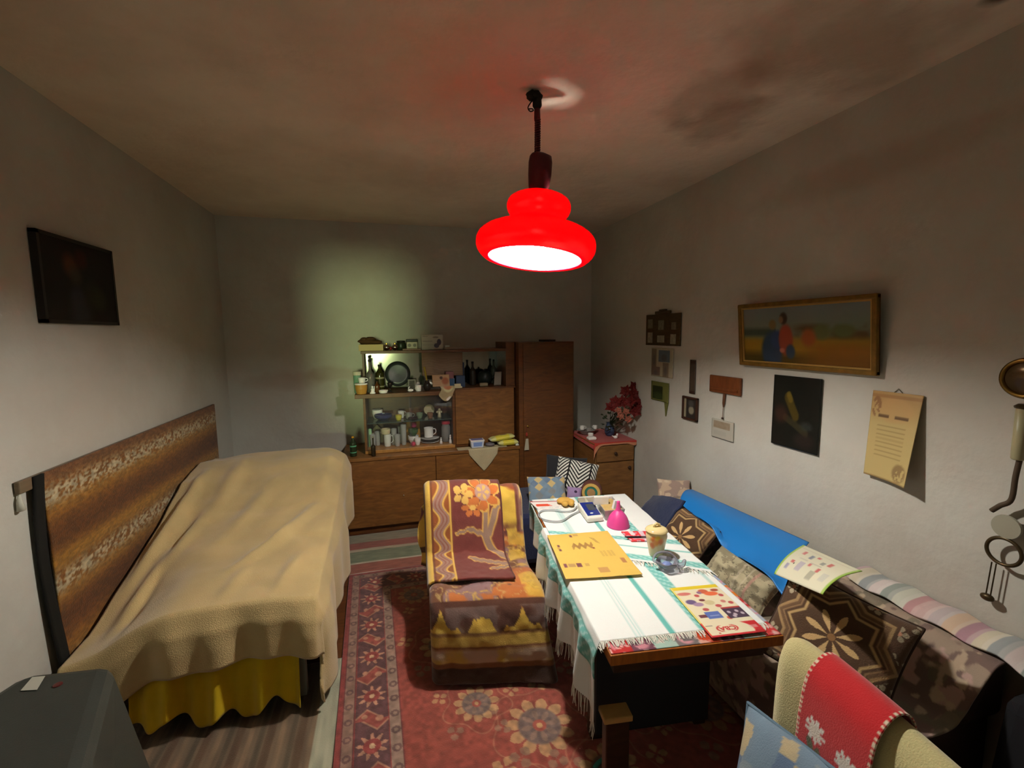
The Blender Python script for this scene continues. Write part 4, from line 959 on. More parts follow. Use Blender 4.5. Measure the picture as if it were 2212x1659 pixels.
blk = lambda x, y, a, b: fill(x.shape, (36, 36, 40))
cushion('black_cushion', 'plain black cushion behind the zigzag cushion', at(1222, 1024, 'y', 3.18), (-.25, -.85, .45), (.2, .3, .9), .32, .28, .10, blk, m_fab, fit=fit_bench)
p = at(1277, 1064, 'y', 2.765)
rl = thing('rolled_blanket', 'rolled blanket with yellow and green rings beside the zigzag cushion', 'blanket', (p[0], p[1], .42))
ax_ = np.array([-.45, -.85, .1]); ax_ /= np.linalg.norm(ax_)
for r0, r1, c, nm, e in ((.0, .028, 'b08858', 'inner_roll', .012), (.028, .044, '2f7868', 'green_layer', .008), (.044, .062, 'd2b060', 'yellow_layer', .012), (.062, .072, '6a4038', 'outer_layer', 0)):
    r_, u2, _ = frame_of(ax_, (0, 0, 1)); V = []; n = 28; Fc = []
    for dz, rr in ((e, r0), (e, r1), (-.085, r1), (-.085, r0)):
        for j in range(n): g = 2*PI*j/n; V.append(p+ax_*dz+rr*(math.cos(g)*r_+math.sin(g)*u2)-np.array([0, 0, .0]))
    for i in range(4):
        for j in range(n): Fc.append((i*n+j, i*n+(j+1) % n, ((i+1) % 4)*n+(j+1) % n, ((i+1) % 4)*n+j))
    obj(nm, V, Fc, mat('roll_'+c, c, rough=.9, bump=.2), rl, world=True, smooth=False)
cushion('lilac_pincushion', 'small lilac felt pad below the zigzag cushion', at(1240, 1066, 'y', 2.80), (-.3, -.8, .5), (.2, .3, .9), .10, .09, .05, lambda x, y, a, b: put(fill(x.shape, (158, 134, 176)), disk(a, b, .2, .2, .2), (50, 30, 60)), m_fab, nn=40)

# ================================================================== armchair under its throws
AC = np.array([.400, 1.905]); AR = math.radians(-11); ar = np.array([math.cos(AR), math.sin(AR)]); ad = np.array([.06, .998])
def aw(w, d, z):
    w = np.asarray(w, float); d = np.asarray(d, float); return np.stack([AC[0]+ar[0]*w+ad[0]*d, AC[1]+ar[1]*w+ad[1]*d, np.asarray(z, float)+0*w], -1)
def abox(mb, w0, w1, d0, d1, z0, z1, lean=0):
    c = [(w0, d0), (w1, d0), (w1, d1), (w0, d1)]; return mb.hexa([aw(a, b, z0) for a, b in c], [aw(a, b+lean, z1) for a, b in c])
ach = thing('armchair', 'low armchair hidden under a yellow and maroon flowered throw', 'armchair', (AC[0], AC[1]+.3, 0))
m_ac = mat('armchair_cloth', '4a3420', rough=.9)
abox(MB(), -.222, .222, .02, .46, .10, .375).obj('seat', m_ac, ach, world=True, bevel=.04)
abox(MB(), -.222, .222, .43, .53, .30, .690, .05).obj('backrest', m_ac, ach, world=True, bevel=.05)
for w in (-.2, .2):
    for d in (.06, .48): abox(MB(), w-.018, w+.018, d-.018, d+.018, .011, .11).obj('leg', m_td, ach, world=True)
def drape(pathdz, wmin, wmax, half, nS, nW, lift=.0, flare=0, folds=.008, wob=3):
    """cloth laid along a side profile (depth, height); what reaches past the half width turns down or back around the block"""
    Pp = spline(pathdz, nS); T = np.gradient(Pp, axis=0); T /= np.linalg.norm(T, axis=1)[:, None]+1e-9
    for _ in range(6): T[1:-1] = (T[:-2]+2*T[1:-1]+T[2:])/4
    Nn = np.stack([-T[:, 1], T[:, 0]], 1)                     # outward normal in (depth,height)
    w = np.linspace(wmin, wmax, nW); Wg = np.repeat(w[None], nS, 0)
    ov = np.maximum(np.abs(Wg)-half, 0); inn = np.clip(Wg, -half, half)
    k = np.minimum(ov, .05)/.05
    side = np.sign(Wg)*(.030*np.sin(k*PI/2)+.0*ov)
    push = lift-np.where(ov > 0, .030*(1-np.cos(k*PI/2))+np.maximum(ov-.05, 0), 0)
    s = np.cumsum(np.r_[0, np.hypot(*np.diff(Pp, axis=0).T)]); Sg = np.repeat(s[:, None], nW, 1)
    bul = folds*(vnoise(Sg*wob*3, Wg*wob*3+2, 3)-.5)*2
    d = Pp[:, :1]+Nn[:, :1]*(push+bul); z = Pp[:, 1:2]+Nn[:, 1:2]*(push+bul)
    return aw(inn+side, d, z), Sg, Wg, d, z
prof = [(-.030, .035), (-.034, .10), (-.040, .18), (-.030, .28), (-.002, .36), (.05, .405), (.14, .405), (.30, .392), (.385, .41), (.425, .50), (.455, .62), (.485, .705), (.530, .738), (.585, .725), (.620, .63), (.630, .40), (.632, .12)]
P, Sg, Wg, dd, zz = drape(prof, -.345, .345, .232, 190, 140, lift=.012, folds=.018)
# lower hem swings out to the right as in a loosely thrown cover
fl_ = np.clip((.26-P[..., 2])/.26, 0, 1)*np.clip((Wg+.05)/.3, 0, 1)*(Sg < .45)
P[..., 1] -= .06*fl_; P[..., 0] += .035*fl_
P[..., 2] = np.maximum(P[..., 2]+.0, .014)
ye, ma, br, pu, orr = (222, 182, 74), (112, 52, 46), (126, 82, 40), (150, 116, 116), (190, 110, 56)
img = fill(Sg.shape, ye); n1 = vnoise(Sg*7, Wg*9, 3); n2 = vnoise(Sg*12+9, Wg*12, 3)
seat = band(Sg, .335, .90, .04); n4 = vnoise(Sg*16+40, Wg*13, 3); n5 = vnoise(Sg*22+7, Wg*9+3, 2)
put(img, seat, (118, 74, 50)); put(img, seat*np.clip((n1-.50)*14, 0, 1), (96, 48, 44)); put(img, seat*np.clip((n2-.50)*16, 0, 1)*.95, pu); put(img, seat*np.clip((n4-.56)*18, 0, 1), orr); put(img, seat*np.clip((.03-np.abs(n4-.50))*40, 0, 1)*.8, ye); put(img, seat*np.clip((.02-np.abs(n2-.44))*50, 0, 1)*.8, (206, 176, 110)); put(img, seat*(Wg > .17)*np.clip((n5-.45)*9, 0, 1)*.8, ye)
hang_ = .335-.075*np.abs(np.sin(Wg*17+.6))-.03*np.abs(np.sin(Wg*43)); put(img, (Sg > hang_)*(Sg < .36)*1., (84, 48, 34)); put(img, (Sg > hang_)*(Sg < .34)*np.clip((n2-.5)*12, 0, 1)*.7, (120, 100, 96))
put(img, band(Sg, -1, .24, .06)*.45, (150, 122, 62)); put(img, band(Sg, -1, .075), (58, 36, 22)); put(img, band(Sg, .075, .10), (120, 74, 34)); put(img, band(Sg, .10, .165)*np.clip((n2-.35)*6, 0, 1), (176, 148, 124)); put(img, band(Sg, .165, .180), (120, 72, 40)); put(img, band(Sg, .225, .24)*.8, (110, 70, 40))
bk = (Sg > .86); put(img, bk*np.clip((vnoise(Sg*9, Wg*8+20, 2)-.58)*18, 0, 1), (150, 74, 40)); e_ = np.abs(Wg-.285); put(img, bk*(Wg > .235)*.9, (134, 92, 84)); put(img, bk*band(e_, .004, .02)*.9, ye); put(img, bk*band(Wg, .225, .24), (112, 60, 50)); put(img, bk*(Wg > .25)*np.clip((vnoise(Sg*10, Wg*20, 2)-.55)*14, 0, 1), (206, 170, 100))
m_thr = cmat('throw_pile', bump=.5, bscale=280, sheen=.4)
tag(sheet('throw', P, m_thr, col=img, thick=.008, flip=True), 'yellow and brown flowered throw covering the armchair down to the carpet', 'throw')
# folded maroon blanket with the large flower stem
prof2 = [(.10, .405), (.20, .40), (.32, .402), (.392, .43), (.428, .52), (.455, .62), (.485, .705), (.530, .740), (.585, .727), (.615, .66), (.625, .60)]
P, Sg, Wg, dd, zz = drape(prof2, -.325, .145, .238, 150, 130, lift=.037, folds=.008)
S_ = Sg-Sg.max()*0; L_ = Sg.max()
low = np.clip((.13-Sg)/.13, 0, 1)
P[..., 2] += .0
x_, y_ = np.where(Wg > -.12, -.12+(Wg+.12)*.80, Wg), Sg                                               # x to the right, y up the back
img = fill(Sg.shape, (122, 58, 52)); put(img, vnoise(x_*60, y_*60, 1)*.25, (104, 46, 42))
# border stripes on the left
put(img, band(x_, -1, -.268), (98, 62, 34)); put(img, band(x_, -.268, -.238), (232, 190, 84)); put(img, band(x_, -.238, -.228), (120, 64, 40)); put(img, band(x_, -.228, -.140), (150, 84, 40))
wv = -.184+.020*np.sin(y_*42); put(img, band(x_-wv, -.028, .028, .01)*band(x_, -.228, -.140), (168, 132, 120)); put(img, band(np.abs(x_-wv), .026, .036, .006)*band(x_, -.228, -.140), (230, 186, 90)); put(img, band(np.abs(x_-wv), .006, .014)*band(x_, -.22, -.15)*.6, (140, 70, 50))
put(img, band(x_, -.140, -.130), (232, 190, 90)); put(img, band(x_, -.130, -.122), (128, 66, 50))
# stem, leaves and blossom
ol, gr = (226, 180, 92), (158, 128, 112)
def leafseg(a, b, w):
    put(img, seg(x_, y_+.004*np.sin(x_*220), a, b, w+.006), ol)
def leafin(a, b, w): put(img, seg(x_, y_+.004*np.sin(x_*220), a, b, w), gr)
segs = [((.095, .20), (.035, .31), .015), ((.035, .31), (.012, .40), .014), ((.012, .40), (.022, .56), .009), ((.02, .39), (-.05, .43), .010), ((-.05, .43), (-.105, .41), .006), ((.028, .40), (.060, .52), .012), ((.060, .52), (.09, .56), .008), ((-.03, .19), (.075, .145), .015), ((-.055, .215), (-.03, .19), .010), ((.02, .10), (.09, .12), .010)]
for a, b, w in segs: leafseg(a, b, w)
for a, b, w in segs: leafin(a, b, w)
put(img, petal(x_, y_, .008, .600, .01, .090, 7, .95, .6), (224, 178, 90)); put(img, petal(x_, y_, .008, .600, .01, .078, 7, .85, .6), (206, 116, 56)); put(img, disk(x_, y_, .012, .605, .034), (188, 150, 140)); put(img, petal(x_, y_, .012, .605, .004, .03, 5, .6), (224, 180, 100))
put(img, petal(x_, y_, -.035, .540, .004, .05, 6, .9), (206, 120, 60)); put(img, petal(x_, y_, -.075, .600, .004, .045, 5, .9), (226, 182, 96)); put(img, disk(x_, y_, -.035, .54, .014), (228, 186, 100))
put(img, (x_ > .086)*1.0, (92, 44, 40))
tag(sheet('maroon_blanket', P, m_thr, col=img, thick=.012, flip=True), 'folded maroon blanket with flower stem and striped border on the armchair back', 'blanket')
# loose yellow corner hanging at the left of the backrest
U, Vv = uvgrid(24, 40); c1, c2, c3, c4 = at(905, 1098, 'y', 2.44), at(935, 1070, 'y', 2.42), at(935, 1230, 'y', 2.42), at(908, 1222, 'y', 2.46)
P = ((1-U)*(1-Vv))[..., None]*c1+(U*(1-Vv))[..., None]*c2+(U*Vv)[..., None]*c3+((1-U)*Vv)[..., None]*c4
P[..., 1] += .02*np.sin(Vv*9)+.05*(1-U)*0; P[..., 0] += .012*np.sin(Vv*8+1)*(1-U)
img = fill(U.shape, (226, 186, 84)); put(img, np.clip((vnoise(U*4, Vv*9, 2)-.5)*12, 0, 1)*(Vv < .4), (136, 84, 90)); put(img, band(Vv, .66, .78)+band(Vv, .95, 1.1), (96, 58, 30))
tag(sheet('blanket_corner', P, m_thr, col=img, thick=.008), 'yellow blanket corner hanging beside the armchair back', 'blanket')

# ================================================================== chair in the right foreground
ch = thing('padded_chair', 'cream padded chair draped with a red flowered cloth', 'chair', (.70, .52, 0))
m_cream = mat('cream_cover', 'c8bc86', rough=.9, var=.05, scale=6, bump=.25, bscale=320, sheen=.3)
pf = [(.845, .40), (.850, .60), (.858, .78), (.872, .845), (.905, .878), (.940, .862), (.958, .80), (.965, .60), (.968, .40)]
pp = spline(pf, 60); ys = np.r_[np.linspace(.815, .795, 6), np.linspace(.785, .30, 50), np.linspace(.29, .27, 6)]
cxm = .907; V = []
for y in ys:
    e = min(abs(y-.815), abs(y-.27)); k = 1 if e > .045 else math.sqrt(max(0, 1-((.045-e)/.045)**2))
    for x, z in pp: V.append((cxm+(x-cxm)*(.25+.75*k), y, z-.035*(1-k)*((z-.4)/.48)))
V = np.array(V); cbend = lambda y: .05*np.clip((.72-y)/.35, 0, 1.3)**1.2; V[:, 0] -= cbend(V[:, 1]); Fc = gridfaces(len(ys), 60).tolist(); Fc += [list(range(59, -1, -1)), list(range((len(ys)-1)*60, len(ys)*60))]; Fc += [(i*60, i*60+59, (i+1)*60+59, (i+1)*60) for i in range(len(ys)-1)]
obj('backrest', V, [f[::-1] for f in Fc], m_cream, ch, world=True, smooth=True)
MB().box(.44, .90, .29, .79, .40, .48).obj('seat', m_cream, ch, world=True, bevel=.03)
for x in (.47, .92):
    for y in (.33, .76): MB().box(x-.02, x+.02, y-.02, y+.02, .011 if y > .6 else 0, .41).obj('leg', m_td, ch, world=True, bevel=.003)
# red cloth over the back
pr = spline([(.840, .705), (.846, .78), (.862, .852), (.905, .888), (.948, .868), (.970, .79), (.976, .68)], 90)
nY = 90; s_ = np.cumsum(np.r_[0, np.hypot(*np.diff(pr, axis=0).T)]); SS, TT = np.meshgrid(s_, np.linspace(0, 1, nY), indexing='ij')
Y = .715-TT*.165; X = np.repeat(pr[:, :1], nY, 1); Z = np.repeat(pr[:, 1:2], nY, 1)
img = fill(SS.shape, (196, 28, 34)); put(img, vnoise(SS*20, TT*6)*.25, (170, 20, 26))
yy = TT*.165
for fx, fy in ((.045, .055), (.120, .050)):
    put(img, petal(yy, SS, fx, fy, .003, .026, 9, .8), (232, 226, 220)); put(img, disk(yy, SS, fx, fy, .014), (228, 216, 206)); put(img, seg(yy, SS, (fx-.01, fy-.03), (fx-.002, fy-.055), .008), (84, 84, 50)); put(img, seg(yy, SS, (fx+.012, fy-.035), (fx+.006, fy-.05), .006), (84, 84, 50))
ed = np.minimum(TT, 1-TT)*.165; put(img, (ed < .006)*((np.floor(SS/.006) % 2) == 0), (224, 206, 180))
tag(sheet('red_cloth', np.stack([X-.003-cbend(Y), Y, Z+.003], -1), cmat('felt', bump=.3, sheen=.3), col=img, thick=.003), 'red cloth with white embroidered flowers over the cream chair back', 'cloth')
def fit_chair(V):
    V = V.copy(); V[:, 2] = np.maximum(V[:, 2], .481)
    V[:, 0] = np.minimum(V[:, 0], np.interp(V[:, 2], [.48, .705, .78, .85], [.840, .829, .835, .848])-cbend(V[:, 1])); return V
def denim(x, y, a, b):
    img = fill(x.shape, (112, 134, 152)); ci = np.floor(x/.040+.25*np.sin(y*40)).astype(int); cj = np.floor(y/.037+.3*np.sin(x*30)).astype(int); h = np.floor(_P[(ci*37+101) % 256, (cj*59+77) % 256]*7).astype(int)
    put(img, (h == 1)*.9, (196, 172, 124)); put(img, (h == 3)*.8, (84, 106, 138)); put(img, (h == 5)*.7, (140, 150, 152)); put(img, vnoise(x*30, y*30)*.25, (90, 104, 120)); return img
cushion('patchwork_cushion', 'blue denim patchwork cushion leaning on the cream chair', (.770, .605, .590), (-.88, .05, .46), (.46, .27, .84), .40, .34, .10, denim, m_fab, pipe='5c7284', fit=fit_chair)
mb = MB(); mb.tube(spline([at(1284, 1659, 'z', .018), at(1296, 1645, 'z', .022), at(1316, 1638, 'z', .018)], 16), .008, 8); tag(mb.obj('slipper_strap', mat('teal_rubber', '3f8f84', rough=.6), world=True, smooth=True), 'teal rubber strap lying on the carpet by the table post', 'strap')

o = MB().hexa([(1.74, .58, 0), (1.96, .58, 0), (1.96, .86, 0), (1.74, .86, 0)], [(1.80, .62, .50), (1.95, .62, .50), (1.95, .85, .47), (1.80, .85, .47)]).obj('cloth_bag', mat('black_cloth', '16161a', rough=.95), world=True, bevel=.04)
tag(o, 'black cloth bag slumped at the near end of the couch', 'bag')

# ================================================================== corner: cloth, flowers, china
U, Vv = uvgrid(70, 70); X = 1.600+U*.398; Y = 3.30+Vv*.56
dF = np.maximum(3.343-Y, 0)*1.0; Z = .694+.002*vnoise(U*6, Vv*6)-dF*.9
tipm = np.clip((.5-np.abs(U-.06))*1.0, 0, 1)
Yh = np.where(Y < 3.343, 3.340, Y); drop = np.where(Y < 3.343, (3.343-Y)*(.5+1.6*np.exp(-((U-.03)/.09)**2)+.5*np.exp(-((U-.95)/.1)**2)), 0)
Z = .694+.002*vnoise(U*6, Vv*6)-drop
Xl = np.where(U < .03, 1.606, X); Z = Z-np.where(U < .03, .05*(1-Vv*.5), 0)
img = fill(U.shape, (176, 52, 42)); ed = (Vv < .045) | (U < .02); put(img, ed*.8, (206, 150, 110))
tag(sheet('red_doily', np.stack([Xl, Yh, Z], -1), m_fab, col=img, thick=.003, flip=True), 'red cloth with pale edging on the corner cabinet', 'cloth')
p = np.array([1.86, 3.56, .697])
bq_ = thing('flower_bouquet', 'large bunch of dark red artificial flowers in a blue vase', 'bouquet', tuple(p))
MB().lathe(spline([(.025, 0), (.04, .02), (.043, .06), (.03, .10), (.028, .12)], 16), 20).obj('vase', mat('blue_glaze', '3c4a66', rough=.3), bq_, smooth=True)
random.seed(3)
fc = [at(1345, 868, 'y', 3.33), at(1368, 850, 'y', 3.34), at(1380, 872, 'y', 3.30), at(1352, 890, 'y', 3.28), at(1335, 888, 'y', 3.27), at(1330, 868, 'y', 3.34), at(1362, 868, 'y', 3.28), at(1352, 845, 'y', 3.36), at(1372, 888, 'y', 3.28), at(1340, 900, 'y', 3.26), at(1387, 862, 'y', 3.32), at(1320, 880, 'y', 3.33), at(1357, 905, 'y', 3.25), at(1373, 836, 'y', 3.38)]
st = MB()
for i, c in enumerate(fc):
    c = np.array(c)-p; c[0] = min(c[0], .132); st.tube(spline([(0, 0, .10), c*.5+np.array([0, 0, .04]), c], 8), .0025, 5)
    d = np.array([-.4, -.8, .3]); d /= np.linalg.norm(d); r_, u2, n_ = frame_of(d+np.array([random.uniform(-.4, .4), random.uniform(-.2, .2), random.uniform(-.3, .4)]), (0, 0, 1))
    R = .036 if i in (3, 4, 9, 12) else .060
    fm_ = MB()
    for k in range(11):
        g = 2*PI*k/11+i; rr = R*(1 if k % 2 else .75); a0 = c; dirv = math.cos(g)*r_+math.sin(g)*u2
        q0, q1 = c+dirv*rr*.5+n_*.012+np.cross(n_, dirv)*rr*.28, c+dirv*rr*.5+n_*.012-np.cross(n_, dirv)*rr*.28
        fm_.add([c, q0, c+dirv*rr+n_*(.004 if k % 2 else .022), q1, c-n_*.006+dirv*rr*.5], [(0, 1, 2, 3), (0, 4, 1), (1, 4, 2), (2, 4, 3), (3, 4, 0)])
    fm_.blob(c+n_*.012, .010, 8, 5)
    fm_.obj('flower', mat('salmon_petal', 'a86450', rough=.7) if i in (3, 4, 9, 12) else mat('red_petal', '64120e', rough=.7, var=.25, scale=40), bq_)
st.obj('stems', mat('stem_green', '2c3a1c', rough=.8), bq_)
for i in range(40):
    a = random.uniform(0, 2*PI); c = np.array([random.uniform(-.10, .09), random.uniform(-.10, .03), random.uniform(.06, .20)]); dv = np.array([math.cos(a)*.05, math.sin(a)*.03, random.uniform(.0, .04)]); sd = np.cross(dv, (0, .3, 1)); sd = sd/np.linalg.norm(sd)*.014
    MB().add([c, c+dv*.5+sd, c+dv, c+dv*.5-sd, c+dv*.5-np.array([0, 0, .004])], [(0, 1, 2, 3), (0, 4, 1), (1, 4, 2), (2, 4, 3), (3, 4, 0)]).obj('leaf', mat('leaf_green', '38442a', rough=.8), bq_)
m_china = mat('white_china', 'efebe4', rough=.25); m_china2 = mat('cream_china', 'cfc39c', rough=.3)
def mug(name, label, loc, r, h, m, cat='cup', handle=1, taper=.85, rot=0, group=None, saucer=None):
    t_ = thing(name, label, cat, tuple(loc), rot, group)
    MB().lathe([(r*taper*.9, 0), (r*taper, .003), (r*.97, h*.55), (r, h), (r*.90, h), (r*.86, h*.5), (r*taper*.8, .006)], 22).obj('bowl', m, t_, smooth=False)
    if handle: MB().tube(spline([(r*.93, 0, h*.82), (r*1.5, 0, h*.78), (r*1.55, 0, h*.40), (r*.90, 0, h*.22)], 14), max(.003, r*.10), 7).obj('handle', m, t_, smooth=True)
    if saucer: MB().lathe([(r*.8, -.006), (r*1.6, .002), (r*1.62, .005), (r*.8, -.001)], 24).obj('saucer', saucer, t_, smooth=True)
    return t_
for i, (px, py, r, h) in enumerate(((1262, 912, .022, .035), (1276, 930, .024, .035), (1290, 905, .020, .03))):
    b_ = at(px, py, 'y', 3.62-.06*(i == 1)); mug('china_cup', ('small white china cup standing in a glass bowl of cups', 'white china cup on the red cloth edge', 'little white china cup beside the flower vase')[i], (b_[0], 3.66-.10*(i == 1), .697 if i == 1 else .745), r, h, m_china, rot=i)
b_ = at(1272, 918, 'y', 3.60)
t_ = thing('glass_bowl', 'faceted glass bowl holding white cups on the corner cabinet', 'bowl', (b_[0]+.005, 3.67, .697))
mb = MB().lathe([(.03, 0), (.045, .01), (.075, .04), (.085, .045), (.080, .047), (.045, .018), (.002, .012)], 14); mb.obj('bowl_body', glassy('bowl_glass', 'c4c2bc', .5), t_)
b_ = at(1274, 935, 'y', 3.50); tag(MB().box(b_[0]-.035, b_[0]+.04, 3.44, 3.50, .697, .725).obj('porcelain_dish', m_china, world=True, bevel=.012), 'white porcelain dish at the front edge of the red cloth', 'dish')
b_ = at(1330, 925, 'y', 3.44); t_ = thing('bird_figurine', 'tiny white china bird below the flower bouquet', 'figurine', (b_[0], 3.44, .697))
MB().blob((0, 0, .014), (.020, .012, .014)).obj('body', m_china, t_, smooth=True); MB().blob((.014, 0, .036), (.009, .009, .010)).obj('head', m_china, t_, smooth=True); MB().tube([(-.015, 0, .018), (-.034, 0, .030)], [.007, .002], 6).obj('tail', m_china, t_)

# ================================================================== things on and in the wall unit
def sx(px, y, py=850): return at(px, py, 'y', y)[0]
def bottle(name, label, px, y, z, r, h, m, cap, neck=.38, band_=None, cat='bottle', group=None):
    t_ = thing(name, label, cat, (sx(px, y), y, z), group=group); nh = h*neck; bh = h-nh
    MB().lathe(np.maximum(spline([(r*.85, 0), (r, .006), (r, bh*.9), (r*.75, bh*1.06), (r*.34, bh*1.25), (r*.32, h*.93), (r*.34, h*.95)], 26), (0, 0)), 20).obj('body', m, t_, smooth=True)
    MB().lathe([(r*.36, h*.93), (r*.38, h*.94), (r*.38, h), (r*.2, h+.001)], 14).obj('cap', cap, t_)
    if band_: MB().lathe([(r*1.015, bh*.25), (r*1.02, bh*.26), (r*1.02, bh*.78), (r*1.015, bh*.79)], 20, capb=False, capt=False).obj('paper_label', band_, t_, smooth=True)
    return t_
def bx(name, label, x0, x1, y0, y1, z0, z1, m, cat='box', bev=.002, group=None): return tag(MB().box(x0, x1, y0, y1, z0, z1).obj(name, m, world=True, bevel=bev), label, cat, group)
def X2(a, b, y): return sx(a, y), sx(b, y)
Z1 = 1.475
# --- top board
x0, x1 = X2(780, 832, 3.86); bx('carton', 'cream carton on the left end of the display cabinet top', x0, x1, 3.83, 3.97, Z1, Z1+.052, mat('cream_card', 'cdb682', rough=.7))
mb = MB(); c = np.array([(x0+x1)/2-.005, 3.90, Z1+.052])
for dx, dz, rx, rz in ((-.02, .022, .075, .026), (.03, .018, .062, .02), (-.05, .04, .03, .018), (.0, .045, .045, .016)): mb.blob(c+np.array([dx, 0, dz]), (rx, .05, rz), 14, 8, .1)
tag(mb.obj('felt_hat', mat('brown_felt', '54381e', rough=.95), world=True, smooth=True), 'crumpled brown felt hat lying on the cream carton', 'hat')
for k, px in enumerate((839, 857)):
    t_ = thing('glass_bauble', ('silvery glass bauble touching the cream carton', 'silvery glass bauble in front of the dark green jar')[k], 'bauble', (sx(px, 3.86), 3.86, Z1), group='silver baubles on the cabinet top')
    MB().blob((0, 0, .026), .026, 18, 12).obj('ball', mat('silvered', 'b8b0a0', rough=.12, metal=1), t_, smooth=True); MB().lathe([(.009, .049), (.009, .059), (.005, .062)], 10).obj('cap', mat('brass', 'b08a40', rough=.3, metal=1), t_)
tag(MB().blob((sx(848, 3.86), 3.850, Z1+.016), (.0095, .0095, .016)).obj('red_bauble', mat('red_foil', '8a2018', rough=.3), world=True, smooth=True), 'small red bauble wedged between the silvery baubles', 'bauble')
t_ = thing('dark_jar', 'dark green squat jar on the cabinet top', 'jar', (sx(870, 3.955), 3.955, Z1)); MB().lathe(spline([(.035, 0), (.042, .02), (.04, .055), (.03, .066)], 14), 18).obj('body', mat('dark_green_glass', '2f3626', rough=.3), t_, smooth=True); MB().lathe([(.034, .064), (.035, .066), (.035, .076), (.02, .078)], 18).obj('lid', mat('lid_black', '201c16'), t_)
x0, x1 = X2(873, 912, 3.84); bx('wooden_tray', 'flat pinkish wooden tray under the small weather clock', x0, x1, 3.81, 3.90, Z1, Z1+.012, mat('pink_wood', '9a7a6a'), 'tray')
x0, x1 = X2(882, 905, 3.85); t_ = thing('weather_clock', 'small black and white weather clock on a wooden tray', 'clock', ((x0+x1)/2, 3.85, Z1+.012)); w = (x1-x0)/2
MB().box(-w, w, -.018, .018, 0, .056).obj('case', mat('clock_white', 'c6c0a6', rough=.4), t_, bevel=.004); MB().box(-w-.003, w+.003, -.020, .020, .056, .078).obj('top_cap', mat('clock_black', '1a1814', rough=.4), t_, bevel=.004)
for s_1 in (-1, 1):
    mb = MB().lathe([(.014, 0), (.014, .002), (.0, .002)], 16); mb.v = [(p_[0]+s_1*w*.48, -.018-p_[2], .028+p_[1]) for p_ in mb.v]; mb.obj('dial', mat('dial_grey', '8a8a7c'), t_)
x0, x1 = X2(914, 959, 3.86); t_ = thing('appliance_box', 'white printed carton with a dark device picture on the cabinet top', 'box', ((x0+x1)/2, 3.87, Z1)); w = (x1-x0)/2
MB().box(-w, w, -.03, .03, 0, .125).obj('carton_body', mat('print_white', 'a8a294', rough=.6), t_, bevel=.002)
U, Vv = uvgrid(60, 50); img = fill(U.shape, (172, 166, 150)); put(img, disk(U, Vv, .70, .26, .12, .16)+disk(U, Vv, .82, .50, .10, .22), (64, 58, 76)); put(img, disk(U, Vv, .66, .84, .14, .06), (120, 112, 100)); put(img, band(U, .05, .5)*band(Vv, .55, .60)*.5+band(U, .05, .3)*band(Vv, .88, .92)*.6+band(U, .05, .55)*band(Vv, .3, .33)*.3, (96, 92, 90))
sheet('picture_print', np.stack([-w+U*2*w, np.full_like(U, -.0312), .003+Vv*.119], -1), m_paper, t_, col=img, thick=0, world=False)
mug('egg_cup', 'tiny white cup on the cabinet top beside the printed carton', (sx(969, 3.93), 3.93, Z1), .02, .032, m_china, handle=0)
U, Vv = uvgrid(20, 12); x0, x1 = X2(963, 1003, 3.83); P = np.stack([x0+U*(x1-x0), 3.80+Vv*.09, Z1+.003+.006*(1+np.sin(U*5))*Vv+.008*vnoise(U*4, Vv*4)], -1); tag(sheet('loose_paper', P, mat('pinkish_paper', 'a89284', rough=.8), thick=.002), 'creased pinkish paper lying on the cabinet top', 'paper')
x0, x1 = X2(1003, 1030, 3.84); bx('folding_rule', 'thin pale folding rule on the cabinet top', x0, x1, 3.83, 3.845, Z1, Z1+.008, mat('rule_pale', 'a8927a'), 'ruler')
x0, x1 = X2(1172, 1196, 3.85); bx('flat_case', 'flat dark case lying on top of the wardrobe', x0, x1, 3.80, 3.95, 1.528, 1.545, mat('case_dark', '2c2018'), 'case')
# --- niche, on the middle board and the bureau
ZM, ZB = 1.131, 1.146
mug('flower_pot', 'orange pot with a white lid at the end of the middle board', (sx(781, 3.82), 3.82, ZM), .048, .075, mat('orange_glaze', 'b8863a', rough=.4), 'pot', handle=0, taper=.8)
tag(MB().lathe([(.050, 0), (.052, .004), (.050, .010), (.02, .013)], 22, (sx(781, 3.82), 3.82, ZM+.076)).obj('tea_saucer', m_china, world=True), 'white saucer resting on the orange pot', 'saucer')
mug('tea_cup', 'white tea cup standing on the saucer above the orange pot', (sx(783, 3.82), 3.82, ZM+.090), .028, .042, m_china, rot=.1)
mug('beaker', 'green and white plastic beaker behind the white tea cup', (sx(773, 3.90), 3.90, ZM), .030, .145, mat('pale_green_plastic', '6f9a7e', rough=.5), 'beaker', handle=0)
tag(MB().lathe([(.031, 0), (.033, .002), (.033, .030), (.01, .033)], 18, (sx(773, 3.90), 3.90, ZM+.146)).obj('upturned_cup', mat('cap_white', 'c6c4aa'), world=True), 'white cup upturned on the green beaker', 'cup')
m_gb = glassy('green_bottle_glass', '2e3312', .75); m_db = mat('dark_bottle', '2a2014', rough=.15, spec=.6); m_bl = mat('black_cap', '181410')
bottle('decanter', 'tall grey glass decanter with dark stopper in the mirrored niche', 801.5, 3.92, ZM, .036, .27, glassy('grey_glass', '8c8880', .5), m_bl, neck=.45, cat='decanter')
bottle('wine_bottle', 'dark green wine bottle with pale label before the mirror', 822, 3.95, ZM, .036, .225, mat('olive_glass', '33300e', rough=.12), m_bl, neck=.32, band_=mat('label_pale', '9a9272'))
bottle('liqueur_bottle', 'small brown liqueur bottle beside the green wine bottle', 815, 3.86, ZM, .022, .10, mat('amber_glass', '5a3414', rough=.15), m_bl)
bottle('tall_dark_bottle', 'slim dark bottle rising behind the grey decanter', 801, 4.02, ZM, .026, .30, m_db, m_bl, neck=.5)
